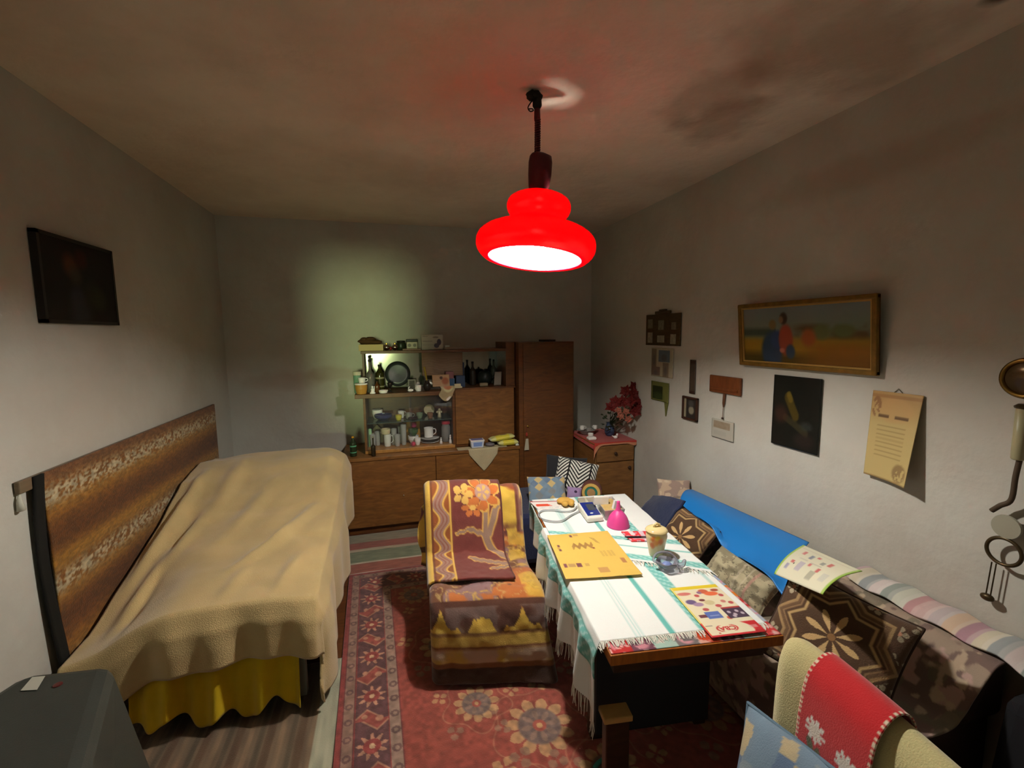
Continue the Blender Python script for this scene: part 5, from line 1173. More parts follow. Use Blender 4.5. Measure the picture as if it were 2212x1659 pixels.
t_ = thing('shepherd_figurine', 'small white china figurine on the front of the middle board', 'figurine', (sx(805, 3.81), 3.81, ZM))
MB().lathe([(.022, 0), (.024, .006), (.012, .02), (.014, .035), (.008, .045)], 14).obj('gown', m_china, t_, smooth=True); MB().blob((0, 0, .054), .010).obj('head', m_china, t_, smooth=True); MB().tube([(.012, 0, .004), (.016, 0, .06)], .003, 6).obj('staff', m_china, t_)
mug('china_dish', 'low white china dish on the middle board', (sx(828, 3.82), 3.82, ZM), .036, .024, m_china, 'dish', handle=0)
t_ = thing('goblet', 'small dark goblet in front of the dark round disc', 'goblet', (sx(843, 3.88), 3.88, ZM)); MB().lathe(spline([(.018, 0), (.016, .006), (.004, .012), (.004, .032), (.016, .045), (.022, .068), (.018, .080)], 22), 18).obj('body', mat('ebony', '1e1a16', rough=.35), t_, smooth=True)
t_ = thing('dark_disc', 'large dark round disc added in front of the mirror', 'plate', (sx(861, 4.09), 4.09, ZB)); mb = MB().lathe([(.105, 0), (.110, .008), (.075, .004), (.0, .002)], 40, capt=False); mb.v = [(p_[0], .03-p_[2]-(p_[1]+.11)*-.18-.0, .112+p_[1]) for p_ in mb.v]; mb.obj('disc', mat('disc_gloss', '3a3c3c', rough=.3, spec=.5), t_, smooth=True)  # plain disc added for the dark oval in the mirror
x0, x1 = X2(882, 899, 3.98); t_ = thing('framed_photo', 'small pale photo frame standing before the mirror', 'frame', ((x0+x1)/2, 3.98, ZM)); w = (x1-x0)/2
MB().box(-w, w, -.004, .004, 0, .012).box(-w, w, -.004, .004, .078, .088).box(-w, -w+.010, -.004, .004, .012, .078).box(w-.010, w, -.004, .004, .012, .078).obj('border', mat('pale_frame', '8e8a7c'), t_); MB().box(-w+.01, w-.01, -.001, .003, .012, .078).obj('photo', mat('photo_dark', '4a463c', var=.4, scale=50), t_)
t_ = thing('swan_figurine', 'small white china swan in front of the photo frame', 'figurine', (sx(887, 3.83), 3.83, ZM)); MB().blob((0, 0, .012), (.024, .014, .012)).obj('body', m_china, t_, smooth=True); MB().tube(spline([(-.012, 0, .015), (-.016, 0, .034), (-.004, 0, .040)], 10), .004, 6).obj('neck', m_china, t_, smooth=True)
mug('coffee_cup', 'white coffee cup on the middle board near the dark vase', (sx(904, 3.85), 3.85, ZM), .026, .050, m_china, rot=-2.2)
t_ = thing('bud_vase', 'dark brown vase holding a dry yellow reed', 'vase', (sx(923, 3.87), 3.87, ZM)); MB().lathe(spline([(.02, 0), (.030, .02), (.032, .05), (.018, .075), (.022, .085)], 18), 18).obj('body', mat('dark_stoneware', '2c2420', rough=.35), t_, smooth=True); MB().tube(spline([(0, 0, .08), (-.008, 0, .13), (-.018, .01, .20)], 10), [.006]*4+[.009]*6, 6).obj('reed', mat('dry_reed', 'a08630', rough=.8), t_, smooth=True)
# brown paper stuck over the mirror
x0, x1 = X2(913, 1000, 4.0); U, Vv = uvgrid(50, 40); P = np.stack([x0+U*(x1-x0), 3.98+.01*np.sin(U*6)+.012*vnoise(U*3, Vv*3), 1.452-Vv*.205-.01*U], -1)
img = fill(U.shape, (150, 118, 88)); put(img, (np.sin(Vv*60+3*np.sin(U*9)) > .6)*.3*(Vv > .25), (110, 84, 62)); put(img, vnoise(U*4, Vv*4)*.4, (132, 108, 84))
tag(sheet('brown_paper_sheet', P, m_paper, col=img, thick=.002), 'sheet of brown paper hanging in front of the mirror', 'paper')
x0, x1 = X2(935, 972, 3.86); U, Vv = uvgrid(30, 24); P = np.stack([x0+U*(x1-x0), 3.85+.04*Vv, ZM+.03+Vv*.098], -1); img = fill(U.shape, (184, 146, 104)); put(img, disk(U, Vv, .52, .72, .1, .14), (70, 44, 30)); put(img, disk(U, Vv, .75, .45, .2, .3, s=.6), (160, 90, 50)); put(img, (np.sin(Vv*40) > .5)*(U < .45)*.3, (140, 104, 70))
tag(sheet('greeting_card', P, m_paper, col=img, thick=.003), 'brown greeting card leaning in the niche', 'card')
U, Vv = uvgrid(24, 24); x0, x1 = X2(950, 980, 3.77); P = np.stack([x0+U*(x1-x0)+.01*np.sin(Vv*5), 3.766-.012*(1+np.sin(U*4+Vv*3))*.6-.008*vnoise(U*5, Vv*5), ZM+.045-Vv*(.08+.05*np.sin(PI*U))], -1); img = fill(U.shape, (170, 150, 112)); put(img, disk(U, Vv, .5, .2, .35, .22, s=.5), (206, 200, 150)); put(img, disk(U, Vv, .5, .1, .3, .15, s=.5), (176, 110, 74)); put(img, disk(U, Vv, .7, .9, .15, .12), (224, 216, 204))
tag(sheet('paper_bag', P, m_paper, col=img, thick=.003), 'crumpled little paper bag hanging over the edge of the middle board', 'bag')
for k, (a, b, y, z0, h, c, nm) in enumerate(((960, 982, 3.94, ZB, .075, '44607e', 'flat blue carton lying in the niche'), (963, 980, 3.935, ZB+.0745, .06, '8a5a5a', 'pink and brown carton on the blue carton'), (985, 1004, 3.90, ZB, .10, '2c3c58', 'dark blue box standing upright in the niche'), (985, 1003, 4.11, ZB+.0, .20, '3a4660', 'tall navy box against the mirror'))):
    x0, x1 = X2(a, b, y); bx('carton', nm, x0, x1, y-.03, y+.03, z0, z0+h, mat('carton_'+c, c, rough=.5))
x0, x1 = X2(979, 998, 3.83); bx('white_packet', 'flat white packet at the front of the niche', x0, x1, 3.81, 3.86, ZB, ZB+.014, m_china2, 'packet'); bx('cream_packet', 'small cream packet stacked on the flat white packet', x0+.01, x1-.01, 3.815, 3.85, ZB+.014, ZB+.036, m_china2, 'packet')
bottle('vinegar_bottle', 'dark bottle standing before the right part of the mirror', 1022, 4.02, ZB, .03, .21, mat('brown_black', '322a22', rough=.2), m_bl)
bottle('soda_bottle', 'grey green bottle standing in the right part of the niche', 1067, 4.09, ZB, .026, .22, glassy('soda_glass', '6a6e5e', .55), m_bl)
t_ = thing('lidded_pot', 'squat dark teapot in the right part of the niche', 'teapot', (sx(1048, 4.02), 4.02, ZB)); MB().lathe(spline([(.04, 0), (.062, .03), (.066, .07), (.05, .11), (.02, .125)], 20), 22).obj('body', mat('teapot_dark', '242a26', rough=.3), t_, smooth=True); MB().blob((0, 0, .132), .010).obj('knob', mat('teapot_dark', '242a26'), t_, smooth=True); MB().tube(spline([(.055, 0, .05), (.085, 0, .07), (.10, 0, .11)], 10), [.012]*5+[.009]*5, 8).obj('spout', mat('teapot_dark', '242a26'), t_, smooth=True)
x0, x1 = X2(1036, 1054, 3.88); bx('soap_bar', 'pale wrapped bar lying on the bureau top', x0, x1, 3.86, 3.90, ZB, ZB+.03, mat('pale_wrap', '8a7c60'), 'soap', bev=.008)
x0, x1 = X2(1072, 1090, 3.90); x1 = min(x1, .985); U, Vv = uvgrid(12, 12); P = np.stack([x0+U*(x1-x0)+.02*(1-Vv)*-1, 3.90+.05*Vv, ZB+.002+Vv*.115], -1); tag(sheet('leaning_postcard', P, mat('grey_card', '948a7e', rough=.6), thick=.003), 'plain grey postcard leaning at the right end of the niche', 'postcard')
# --- inside the glass case
ZC, ZS = .663, .879
m_cl = glassy('case_glass', 'f0eee6', .40)
def tumbler(label, px, y, z, r, h, m=m_cl, name='glass_tumbler', cat='glass', group=None):
    t_ = thing(name, label, cat, (sx(px, y, 940), y, z), group=group); MB().lathe([(r*.8, 0), (r*.82, .004), (r, h), (r*.93, h), (r*.76, .010), (.001, .010)], 18).obj('wall', m, t_, smooth=True); return t_
x0, x1 = X2(791, 824, 4.06); x0 = max(x0, -.180); U, Vv = uvgrid(20, 14); P = np.stack([x0+U*(x1-x0), 4.06+.05*Vv, ZC+.002+(.155*Vv)*(1-.9*np.abs(U-.55))], -1); tag(sheet('paper_fan', P, mat('beige_fan', 'b4a488', rough=.8), thick=.004), 'beige folded paper fan inside the glass case', 'fan')
mug('tall_mug', 'tall white mug with ribbed sides in the glass case', (sx(837, 3.92, 950), 3.92, ZC), .030, .105, mat('grey_white', 'dcdcd4', rough=.3), 'mug', rot=.2)
mug('cream_mug', 'wide cream mug stacked above the tall white mug', (sx(834, 3.92, 950), 3.92, ZC+.106), .040, .045, m_china2, 'mug', handle=0)
for k, (px, y, h) in enumerate(((851, 3.96, .14), (858, 3.90, .10), (872, 3.93, .18), (866, 4.0, .15), (805, 3.92, .11), (815, 3.98, .12))): tumbler(('clear glass beside the tall white mug', 'short clear glass in front of the orange packet', 'tallest clear glass in the case, before the orange packet', 'clear glass half hidden behind the tallest glass', 'clear glass in front of the paper fan', 'clear glass between the paper fan and tall mug')[k], px, y, ZC, .024, h, group='drinking glasses in the glass case')
x0, x1 = X2(868, 905, 4.08); bx('yellow_packet', 'orange yellow packet at the back of the glass case', x0, x1, 4.07, 4.11, ZC, ZC+.20, mat('orange_packet', 'b8842e', rough=.5), 'packet', bev=.01)
tag(MB().blob((sx(894, 3.99, 925), 3.99, ZC+.155), .024, 14, 8, .12).obj('pink_rose', mat('rose_pink', 'b8406a', rough=.6), world=True, smooth=True), 'pink cloth rose propped above the green bowl', 'flower')
mug('green_bowl', 'green glazed bowl stacked in the glass case', (sx(893, 3.97, 945), 3.97, ZC+.068), .042, .055, mat('green_glaze', '4a6440', rough=.3), 'bowl', handle=0, taper=.6)
mug('white_bowl', 'white bowl holding the green bowl in the glass case', (sx(893, 3.97, 945), 3.97, ZC), .046, .066, m_china, 'bowl', handle=0, taper=.6)
mug('egg_shaped_cup', 'rounded white cup beside the green bowl', (sx(902, 3.885, 945), 3.885, ZC), .026, .062, m_china, 'cup', handle=0, taper=.6)
tag(MB().blob((sx(893, 3.85, 962), 3.85, ZC+.02), .020, 14, 10).obj('red_ball', mat('pinkred', 'c03a54', rough=.4), world=True, smooth=True), 'pinkish red ball at the front of the glass case', 'ball')
t_ = thing('dinner_plates', 'stack of dark and white rimmed plates in the glass case', 'plate', (sx(929, 3.96, 950), 3.96, ZC)); 
for k in range(4): MB().lathe([(.05, .010*k), (.080, .010*k+.010), (.082, .010*k+.013), (.05, .010*k+.006)], 30).obj('plate', m_china if k in (0, 3) else mat('dark_plate', '4a4038', rough=.3), t_, smooth=True)
mug('white_jug', 'white fluted jug standing on the stacked plates', (sx(926, 3.96, 935), 3.96, ZC+.045), .040, .085, m_china, 'jug', rot=.1, taper=.95)
t_ = thing('preserving_jar', 'glass jar with pinkish red lid at the end of the glass case', 'jar', (min(sx(966, 3.95, 930), .471), 3.95, ZC)); MB().lathe([(.036, 0), (.040, .006), (.040, .13), (.032, .15), (.032, .158)], 22).obj('body', glassy('jar_glass', 'b4b2ac', .45), t_, smooth=True); MB().lathe([(.037, .156), (.038, .158), (.038, .182), (.034, .186)], 22).obj('lid', mat('lid_red', 'b83a4a', rough=.4), t_); MB().blob((0, 0, .07), (.028, .028, .055), 12, 8, .2).obj('contents', mat('mixed_sweets', '8a847c', var=.6, scale=60, rough=.5), t_)
for k, (px, y, h, lb) in enumerate(((953, 3.87, .055, 'thin white china lady beside the jar with red lid'), (973, 3.86, .075, 'taller white china dancer at the case edge'))):
    t_ = thing('china_figurine', lb, 'figurine', (sx(px, y, 960), y, ZC)); MB().lathe([(.014, 0), (.012, h*.3), (.006, h*.55), (.009, h*.7), (.004, h*.8)], 12).obj('gown', m_china, t_, smooth=True); MB().blob((0, 0, h*.9), h*.11).obj('head', m_china, t_, smooth=True)
t_ = thing('green_candle', 'pale green candle in the left of the glass case', 'candle', (max(sx(786, 3.95, 940), -.168), 3.95, ZC)); MB().lathe([(.016, 0), (.017, .004), (.014, .15), (.004, .155)], 14).obj('wax', mat('pale_green_wax', '9ac496', rough=.5), t_, smooth=True); MB().tube([(0, 0, .15), (0, 0, .165)], .0015, 5).obj('wick', m_bl, t_)
# upper glass shelf
mug('navy_bowl', 'wide navy bowl on the glass shelf', (sx(828, 3.98, 900), 3.98, ZS), .075, .05, mat('navy_glaze', '2c2e5a', rough=.25), 'bowl', handle=0, taper=.5)
mug('saucer_dish', 'white saucer behind the navy bowl', (sx(815, 4.09, 890), 4.09, ZS), .045, .075, m_china, 'dish', handle=0, taper=.7)
mug('yellow_cup', 'yellow ball shaped cup on the glass shelf', (sx(861, 3.93, 897), 3.93, ZS), .028, .046, mat('lemon_glaze', 'c8b848', rough=.35), handle=0, taper=.7)
mug('espresso_cup', 'white cup behind the yellow cup on the glass shelf', (sx(866, 4.04, 888), 4.04, ZS), .028, .06, m_china, rot=.4)
mug('grey_cup', 'grey white cup in the middle of the glass shelf', (sx(883, 3.98, 893), 3.98, ZS), .030, .05, mat('greyish_glaze', '9a9a90', rough=.3), rot=.2)
mug('leaf_bowl', 'dark leaf shaped bowl on the glass shelf', (sx(892, 3.90, 900), 3.90, ZS), .042, .022, mat('plum_dark', '2c1e22', rough=.3), 'bowl', handle=0, taper=.6)
mug('sage_cup', 'sage green cup on the glass shelf', (sx(906, 3.96, 891), 3.96, ZS), .028, .05, mat('sage_glaze', '7c8a70', rough=.35), handle=0, taper=.7)
mug('brown_cup', 'reddish brown cup on the glass shelf', (sx(929, 3.93, 891), 3.93, ZS), .026, .05, mat('terracotta_glaze', '8a624a', rough=.4), handle=0, taper=.7)
t_ = thing('shell_plate', 'white shell shaped plate standing behind the brown cup', 'plate', (sx(927, 4.10, 885), 4.10, ZS)); mb = MB().lathe([(.045, 0), (.047, .005), (.02, .003)], 20); mb.v = [(p_[0]*(1+.06*math.sin(9*math.atan2(p_[1], p_[0]))), -p_[2], .05+p_[1]) for p_ in mb.v]; mb.obj('disc', m_china2, t_)
t_ = thing('angel_figurine', 'cream angel figurine at the right end of the glass shelf', 'figurine', (sx(949, 3.96, 890), 3.96, ZS)); MB().lathe([(.018, 0), (.014, .03), (.010, .05), (.006, .058)], 12).obj('gown', m_china2, t_, smooth=True); MB().blob((0, 0, .068), .011).obj('head', m_china2, t_, smooth=True); MB().blob((0, .008, .045), (.028, .004, .014)).obj('wings', m_china2, t_, smooth=True)
# --- on the sideboard top
ZT = .636
t_ = bottle('medicine_bottle', 'dark green bottle with orange cap and mint label on the sideboard', 757, 3.78, ZT, .026, .16, mat('bottle_green', '2a3420', rough=.2), mat('cap_orange', 'd09020'), neck=.3, band_=mat('label_mint', '5aa078'))
bottle('beer_bottle', 'almost black slim bottle in front of the glass panes', 801, 3.735, ZT, .018, .16, m_db, mat('tin_foil', 'c0bca8', rough=.3, metal=.8), neck=.5)
U, Vv = uvgrid(40, 50); x0, x1 = X2(985, 1092, 3.72); X = x0+U*(x1-x0); pk = np.clip(1-np.abs(U-.52)/.30, 0, 1); L_ = .055+.155*pk
s_ = Vv*(.075+L_); Y = np.where(s_ < .085, 3.775-s_, 3.688); Z = np.where(s_ < .085, ZT+.003, ZT+.003-(s_-.085))
Z = np.where((pk <= 0) & (s_ > .085), ZT+.003, Z); Y = np.where((pk <= 0) & (s_ > .085), 3.69+.002*vnoise(U*9, Vv*9), Y)-.006*np.sin(U*22)*np.clip((s_-.1)/.08, 0, 1)
tag(sheet('lace_doily', np.stack([X, Y, Z], -1), mat('doily_cream', 'bcae8c', rough=.95, bump=.5, bscale=200), thick=.003), 'cream doily with its point hanging over the sideboard edge', 'doily')
x0, x1 = X2(1013, 1044, 3.72); t_ = thing('margarine_tub', 'white plastic tub with pale blue print on the doily', 'tub', ((x0+x1)/2, 3.735, ZT+.006)); w = (x1-x0)/2
MB().hexa([(-w*.82, -.032, 0), (w*.82, -.032, 0), (w*.82, .032, 0), (-w*.82, .032, 0)], [(-w*.97, -.040, .06), (w*.97, -.040, .06), (w*.97, .040, .06), (-w*.97, .040, .06)]).obj('body', mat('tub_white', 'ccd2de', rough=.4), t_, bevel=.006)
MB().box(-w, w, -.043, .043, .058, .068).obj('rim', mat('tub_rim', 'dcdcd8', rough=.4), t_, bevel=.003); MB().box(-w*.8, w*.8, -.034, .034, .068, .0695).obj('lid_film', mat('film_violet', '7a78a0'), t_)
MB().hexa([(-w*.55, -.0345, .014), (w*.60, -.0345, .014), (w*.60, -.030, .014), (-w*.55, -.030, .014)], [(-w*.6, -.0400, .050), (w*.66, -.0400, .050), (w*.66, -.036, .050), (-w*.6, -.036, .050)]).obj('print', mat('print_blue', '8098cc'), t_)
x0, x1 = X2(1045, 1066, 3.74); tag(MB().blob(((x0+x1)/2, 3.735, ZT+.022), ((x1-x0)/2, .03, .018), 14, 8, .1).obj('coffee_packet', mat('foil_grey', '6a6468', rough=.35), world=True, smooth=True), 'crumpled grey foil packet next to the white tub', 'packet')
def pouch(name, label, cx_, cy_, z, w, d, h, yaw_, lift):
    cx_ = min(cx_, 1.068-w/2)
    U, Vv = uvgrid(34, 24); a = U*2-1; b = Vv*2-1; pr = np.sqrt(np.clip((1-np.abs(a)**4)*(1-np.abs(b)**3), 0, 1)); jit = .006*(vnoise(U*6+cx_*9, Vv*6, 2)-.5)
    def sd(s): return np.stack([a*w/2, b*d/2, s*pr*h/2+jit], -1)
    V = np.concatenate([sd(1).reshape(-1, 3), sd(-1).reshape(-1, 3)]); ca, sa = math.cos(yaw_), math.sin(yaw_)
    V = np.stack([cx_+ca*V[:, 0]-sa*V[:, 1], cy_+sa*V[:, 0]+ca*V[:, 1], z+h/2+V[:, 2]+lift*V[:, 0]], 1)
    img = fill(U.shape, (214, 200, 60)); put(img, (np.abs(a) > .55)*.8, (206, 206, 150)); put(img, band(U, .45, .72)*band(Vv, .35, .6), (120, 116, 110)); put(img, vnoise(U*6, Vv*6)*.4, (226, 216, 110)); put(img, (np.abs(a) > .9)*1., (220, 224, 190))
    F1 = gridfaces(34, 24); o = obj(name, V, F1.tolist()+(F1[:, ::-1]+34*24).tolist(), cmat('foil_print', rough=.35, bump=0, sheen=0, spec=.5), world=True, smooth=True, col=np.concatenate([img.reshape(-1, 3)]*2)); return tag(o, label, 'packet')
pouch('pasta_packet', 'yellow packet lying flat at the right end of the sideboard', sx(1096, 3.75, 955), 3.742, ZT+.003, .18, .085, .05, .04, 0)
pouch('pasta_packet', 'yellow packet tilted on top of the other yellow packet', sx(1083, 3.75, 937), 3.742, ZT+.050, .22, .085, .045, .05, .10)
tag(MB().blob((1.055, 3.703, ZT+.009), (.016, .010, .010), 10, 6, .15).obj('paper_scrap', mat('scrap_white', 'c8ccc0', rough=.6), world=True), 'small white paper scrap at the sideboard corner', 'scrap')
t_ = thing('key_tassel', 'white key tag on a red tassel hanging on the wardrobe door', 'key tag', (1.165, 3.685, .60))
pk_ = at(1138, 935, 'y', 3.68)
MB().tube([(pk_[0], 3.682, .80), (pk_[0], 3.684, .73)], .0025, 6).obj('cord', mat('tag_cord', '6a3028'), t_, world=True); MB().lathe([(.005, 0), (.010, .008), (.008, .028), (.003, .036)], 10, (pk_[0], 3.684, .715)).obj('red_tassel', mat('tassel_red', '9a3426', rough=.8), t_, world=True)
MB().hexa([(pk_[0]-.022, 3.682, .595), (pk_[0]+.020, 3.682, .595), (pk_[0]+.020, 3.688, .595), (pk_[0]-.022, 3.688, .595)], [(pk_[0]-.008, 3.682, .695), (pk_[0]+.014, 3.682, .695), (pk_[0]+.014, 3.688, .695), (pk_[0]-.008, 3.688, .695)]).obj('tag_card', mat('tag_white', 'b4aa94', rough=.7), t_, world=True)

# ================================================================== things on the right wall
XW = XR-.004
def yz(px, py): p_ = at(px, py, 'x', XW); return p_[1], p_[2]
def rect(quad):
    Q = np.array([yz(*p_) for p_ in quad]); return (Q[0, 0]+Q[3, 0])/2, (Q[1, 0]+Q[2, 0])/2, (Q[2, 1]+Q[3, 1])/2, (Q[0, 1]+Q[1, 1])/2   # y far, y near, z low, z high
def panel(name, yF, yN, zL, zH, colf, n, parent, x=XR-.008, thick=.003, m=None, lean=0):
    U, Vv = uvgrid(*n); P = np.stack([np.full_like(U, x)-lean*Vv, yF+(yN-yF)*U, zL+(zH-zL)*Vv], -1)
    return sheet(name, P, m or m_paper, parent, col=colf(U, Vv), thick=thick, flip=False)
def frame4(mb, yF, yN, zL, zH, w, x0_, x1_, lean=0):
    a, b = min(yF, yN), max(yF, yN)
    return mb.box(x0_, x1_, a, b, zL, zL+w).box(x0_-lean, x1_-lean, a, b, zH-w, zH).hexa([(x0_, a, zL), (x1_, a, zL), (x1_, a+w, zL), (x0_, a+w, zL)], [(x0_-lean, a, zH), (x1_-lean, a, zH), (x1_-lean, a+w, zH), (x0_-lean, a+w, zH)]).hexa([(x0_, b-w, zL), (x1_, b-w, zL), (x1_, b, zL), (x0_, b, zL)], [(x0_-lean, b-w, zH), (x1_-lean, b-w, zH), (x1_-lean, b, zH), (x0_-lean, b, zH)])
# large landscape print in a gilt frame
yF, yN, zL, zH = rect([(1618, 656), (1925, 636), (1900, 808), (1602, 790)])
pt = thing('framed_landscape', 'large framed print of figures in a golden field', 'picture', (XR-.03, (yF+yN)/2, zL))
def field(U, V):
    img = fill(U.shape, (110, 116, 96)); put(img, np.clip((V-.6)/.4, 0, 1)*.7, (116, 120, 128)); put(img, band(V, .48, .62, .08)*(U < .32), (66, 74, 60)); put(img, band(V, .40, .66, .10)*np.clip((U-.42)*8, 0, 1)*np.clip((vnoise(U*9, V*6)-.25)*3, 0, 1), (84, 62, 34))
    put(img, np.clip((.50-V)*10, 0, 1), (150, 116, 34)); put(img, np.clip((.26-V)*7, 0, 1), (74, 58, 20)); put(img, np.clip((.45-V)*6, 0, 1)*np.clip((U-.45)*5, 0, 1)*.7, (128, 78, 26)); put(img, disk(U, V, .66, .55, .06, .12, s=.6)+disk(U, V, .80, .56, .07, .10, s=.6), (96, 100, 60)); put(img, disk(U, V, .57, .46, .05, .14, s=.6), (150, 80, 40))
    put(img, disk(U, V, .285, .22, .085, .34, s=.3), (48, 62, 82)); put(img, disk(U, V, .33, .42, .05, .16, s=.4), (52, 66, 100)); put(img, disk(U, V, .40, .42, .055, .26, s=.3), (146, 66, 44)); put(img, disk(U, V, .435, .22, .035, .12, s=.4), (54, 66, 82))
    put(img, disk(U, V, .295, .68, .030, .085, s=.5), (120, 96, 56)); put(img, disk(U, V, .385, .78, .030, .10, s=.4), (66, 48, 34)); put(img, disk(U, V, .365, .76, .018, .06, s=.5), (130, 100, 70)); put(img, disk(U, V, .37, .24, .02, .04, s=.5), (180, 110, 90)); return img
lean = .03
panel('print', yF, yN, zL+.02, zH-.02, field, (130, 70), pt, x=XR-.020, m=cmat('print_gloss', rough=.35, bump=0, sheen=0), lean=lean)
frame4(MB(), yF, yN, zL, zH, .022, XR-.038, XR-.012, lean).obj('gilt_frame', mat('old_gilt', '7a5a22', rough=.4, metal=.35, var=.2, scale=30), pt, world=True, bevel=.005)
frame4(MB(), yF-.022, yN+.022, zL+.022, zH-.022, .008, XR-.030, XR-.020, lean).obj('inner_slip', mat('slip_pale', 'b08a4a', rough=.4, metal=.3), pt, world=True)
# dark picture of a bird
yF, yN, zL, zH = rect([(1677, 809), (1779, 819), (1768, 983), (1669, 956)])
pt = thing('bird_picture', 'tall black picture with a dim yellow bird below the landscape', 'picture', (XR-.02, (yF+yN)/2, zL))
def birdp(U, V):
    img = fill(U.shape, (22, 22, 18)); put(img, seg(U, V, (.34, .70), (.52, .46), .075)*.7, (90, 72, 22)); put(img, seg(U, V, (.36, .74), (.40, .68), .05)*.7, (110, 90, 30)); put(img, seg(U, V, (.30, .42), (.75, .25), .05)*.6, (64, 56, 34)); put(img, disk(U, V, .20, .45, .14, .12, s=.8)*.6, (70, 40, 30)); put(img, disk(U, V, .72, .14, .2, .10, s=.8)*.5, (56, 40, 36)); put(img, disk(U, V, .75, .34, .12, .06, s=.8)*.5, (60, 66, 64)); return img
panel('print', yF, yN, zL, zH, birdp, (50, 70), pt, x=XR-.012, m=cmat('print_gloss', rough=.35), thick=.008)
# calendar poster curling off the wall
yF, yN, zL, zH = rect([(1889, 842), (2000, 856), (1978, 1052), (1874, 1020)])
pt = thing('paper_poster', 'tall yellowed paper poster with faded lines of print curling off the wall', 'poster', (XR-.02, (yF+yN)/2, zL))
def poster(U, V):
    img = fill(U.shape, (186, 164, 108)); put(img, np.clip((V-.62)/.3, 0, 1)*.7, (170, 128, 72)); put(img, disk(U, V, .5, .80, .36, .14, s=.3)*.6, (190, 150, 96)); put(img, band(V, .93, .97)*.6, (150, 104, 58)); put(img, (disk(U, V, .12, .82, .10, .12)*(vnoise(U*14, V*14) > .45))*.7, (128, 84, 50))
    put(img, band(V, .705, .735)*(band(U, .18, .40)+band(U, .52, .80)), (104, 76, 46))
    for k in range(8): put(img, band(V, .60-k*.048, .612-k*.048)*band(U, .18, .78)*.55, (136, 112, 66))
    put(img, disk(U, V, .80, .12, .16, .10, s=.3)*(vnoise(U*16, V*16) > .45)*.7, (124, 96, 62)); put(img, band(V, -.1, .02)*.6, (130, 100, 60)); return img
U, Vv = uvgrid(50, 80); P = np.stack([XR-.008-.045*(1-Vv)*U**2-.02*(1-Vv), yF+(yN-yF)*U, zL+(zH-zL)*Vv], -1)
sheet('sheet_of_paper', P, m_paper, pt, col=poster(U, Vv), thick=.002)
MB().tube([(XR-.003, yF+(yN-yF)*.42, zH), (XR-.004, yF+(yN-yF)*.5, zH+.016), (XR-.003, yF+(yN-yF)*.58, zH)], .0015, 5).obj('hanging_loop', mat('wire', '6a5a40'), pt, world=True)
# carved rack of small photographs
yF, yN, zL, zH = rect([(1398, 678), (1476, 678), (1468, 748), (1398, 745)])
pt = thing('photo_rack', 'carved brown rack holding several small photographs on the wall', 'photo rack', (XR-.02, (yF+yN)/2, zL))
W_ = yF-yN; Hh = zH-zL
mb = MB(); mb.box(XR-.016, XR-.003, yN, yF, zL, zH); mb.box(XR-.018, XR-.003, yN+W_*.28, yN+W_*.72, zH, zH+.022); mb.box(XR-.018, XR-.003, yN+W_*.40, yN+W_*.60, zH+.022, zH+.034)
mb.obj('board', wood('rack_wood', '3c2a16', '54401e'), pt, world=True, bevel=.004)
for a, b, c, d in ((.78, .92, .55, .85), (.78, .92, .08, .42), (.42, .62, .10, .32), (.10, .24, .06, .36), (.10, .22, .50, .72), (.44, .60, .50, .80)):
    MB().box(XR-.020, XR-.015, yN+W_*a, yN+W_*b, zL+Hh*c, zL+Hh*d).obj('photograph', mat('faded_photo_%d' % int(a*100+c*10), (150-30*(c > .4), 142-30*(c > .4), 120-30*(c > .4)), var=.25, scale=40), pt, world=True)
# card of little photos
yF, yN, zL, zH = rect([(1409, 752), (1457, 752), (1453, 816), (1408, 812)])
def phc(U, V):
    img = fill(U.shape, (176, 166, 140))
    for x, y, w, h, c in ((.13, .62, .12, .34, (122, 104, 84)), (.60, .72, .25, .2, (96, 108, 116)), (.22, .18, .20, .15, (116, 96, 84)), (.68, .25, .14, .25, (124, 110, 92))): put(img, band(U, x-w, x+w)*band(V, y-h, y+h), c); put(img, disk(U, V, x, y-.05, w*.5, h*.6, s=.5)*.6, (86, 80, 80))
    return img
tag(panel('photo_card', yF, yN, zL, zH, phc, (40, 50), None), 'white card with four small photos below the carved rack', 'photo card')
# green picture with a hanging bookmark
yF, yN, zL, zH = rect([(1408, 824), (1447, 826), (1444, 868), (1408, 864)])
pt = thing('green_picture', 'small green picture with a thin ribbon hanging below it', 'picture', (XR-.01, (yF+yN)/2, zL-.1))
panel('print', yF, yN, zL, zH, lambda U, V: put(put(fill(U.shape, (112, 112, 58)), band(U, .08, .66)*band(V, .08, .76), (40, 48, 24)), disk(U, V, .4, .25, .3, .2, s=.8)*.6, (70, 86, 40)), (30, 30), pt)
MB().hexa([(XR-.007, yN+.03, zL-.105), (XR-.003, yN+.03, zL-.105), (XR-.003, yN+.036, zL-.105), (XR-.007, yN+.036, zL-.105)], [(XR-.007, yN+.004, zL), (XR-.003, yN+.004, zL), (XR-.003, yN+.055, zL), (XR-.007, yN+.055, zL)]).obj('ribbon', mat('olive_ribbon', '6a6a34', rough=.8), pt, world=True)
# narrow woven strip
yF, yN, zL, zH = rect([(1492, 777), (1504, 778), (1502, 851), (1490, 850)])
tag(panel('woven_strip', yF, yN, zL, zH, lambda U, V: put(fill(U.shape, (70, 58, 46)), (V > .88)+(V < .1), (54, 32, 22)), (8, 30), None), 'narrow dark woven strip hanging above the small framed portrait', 'strip')
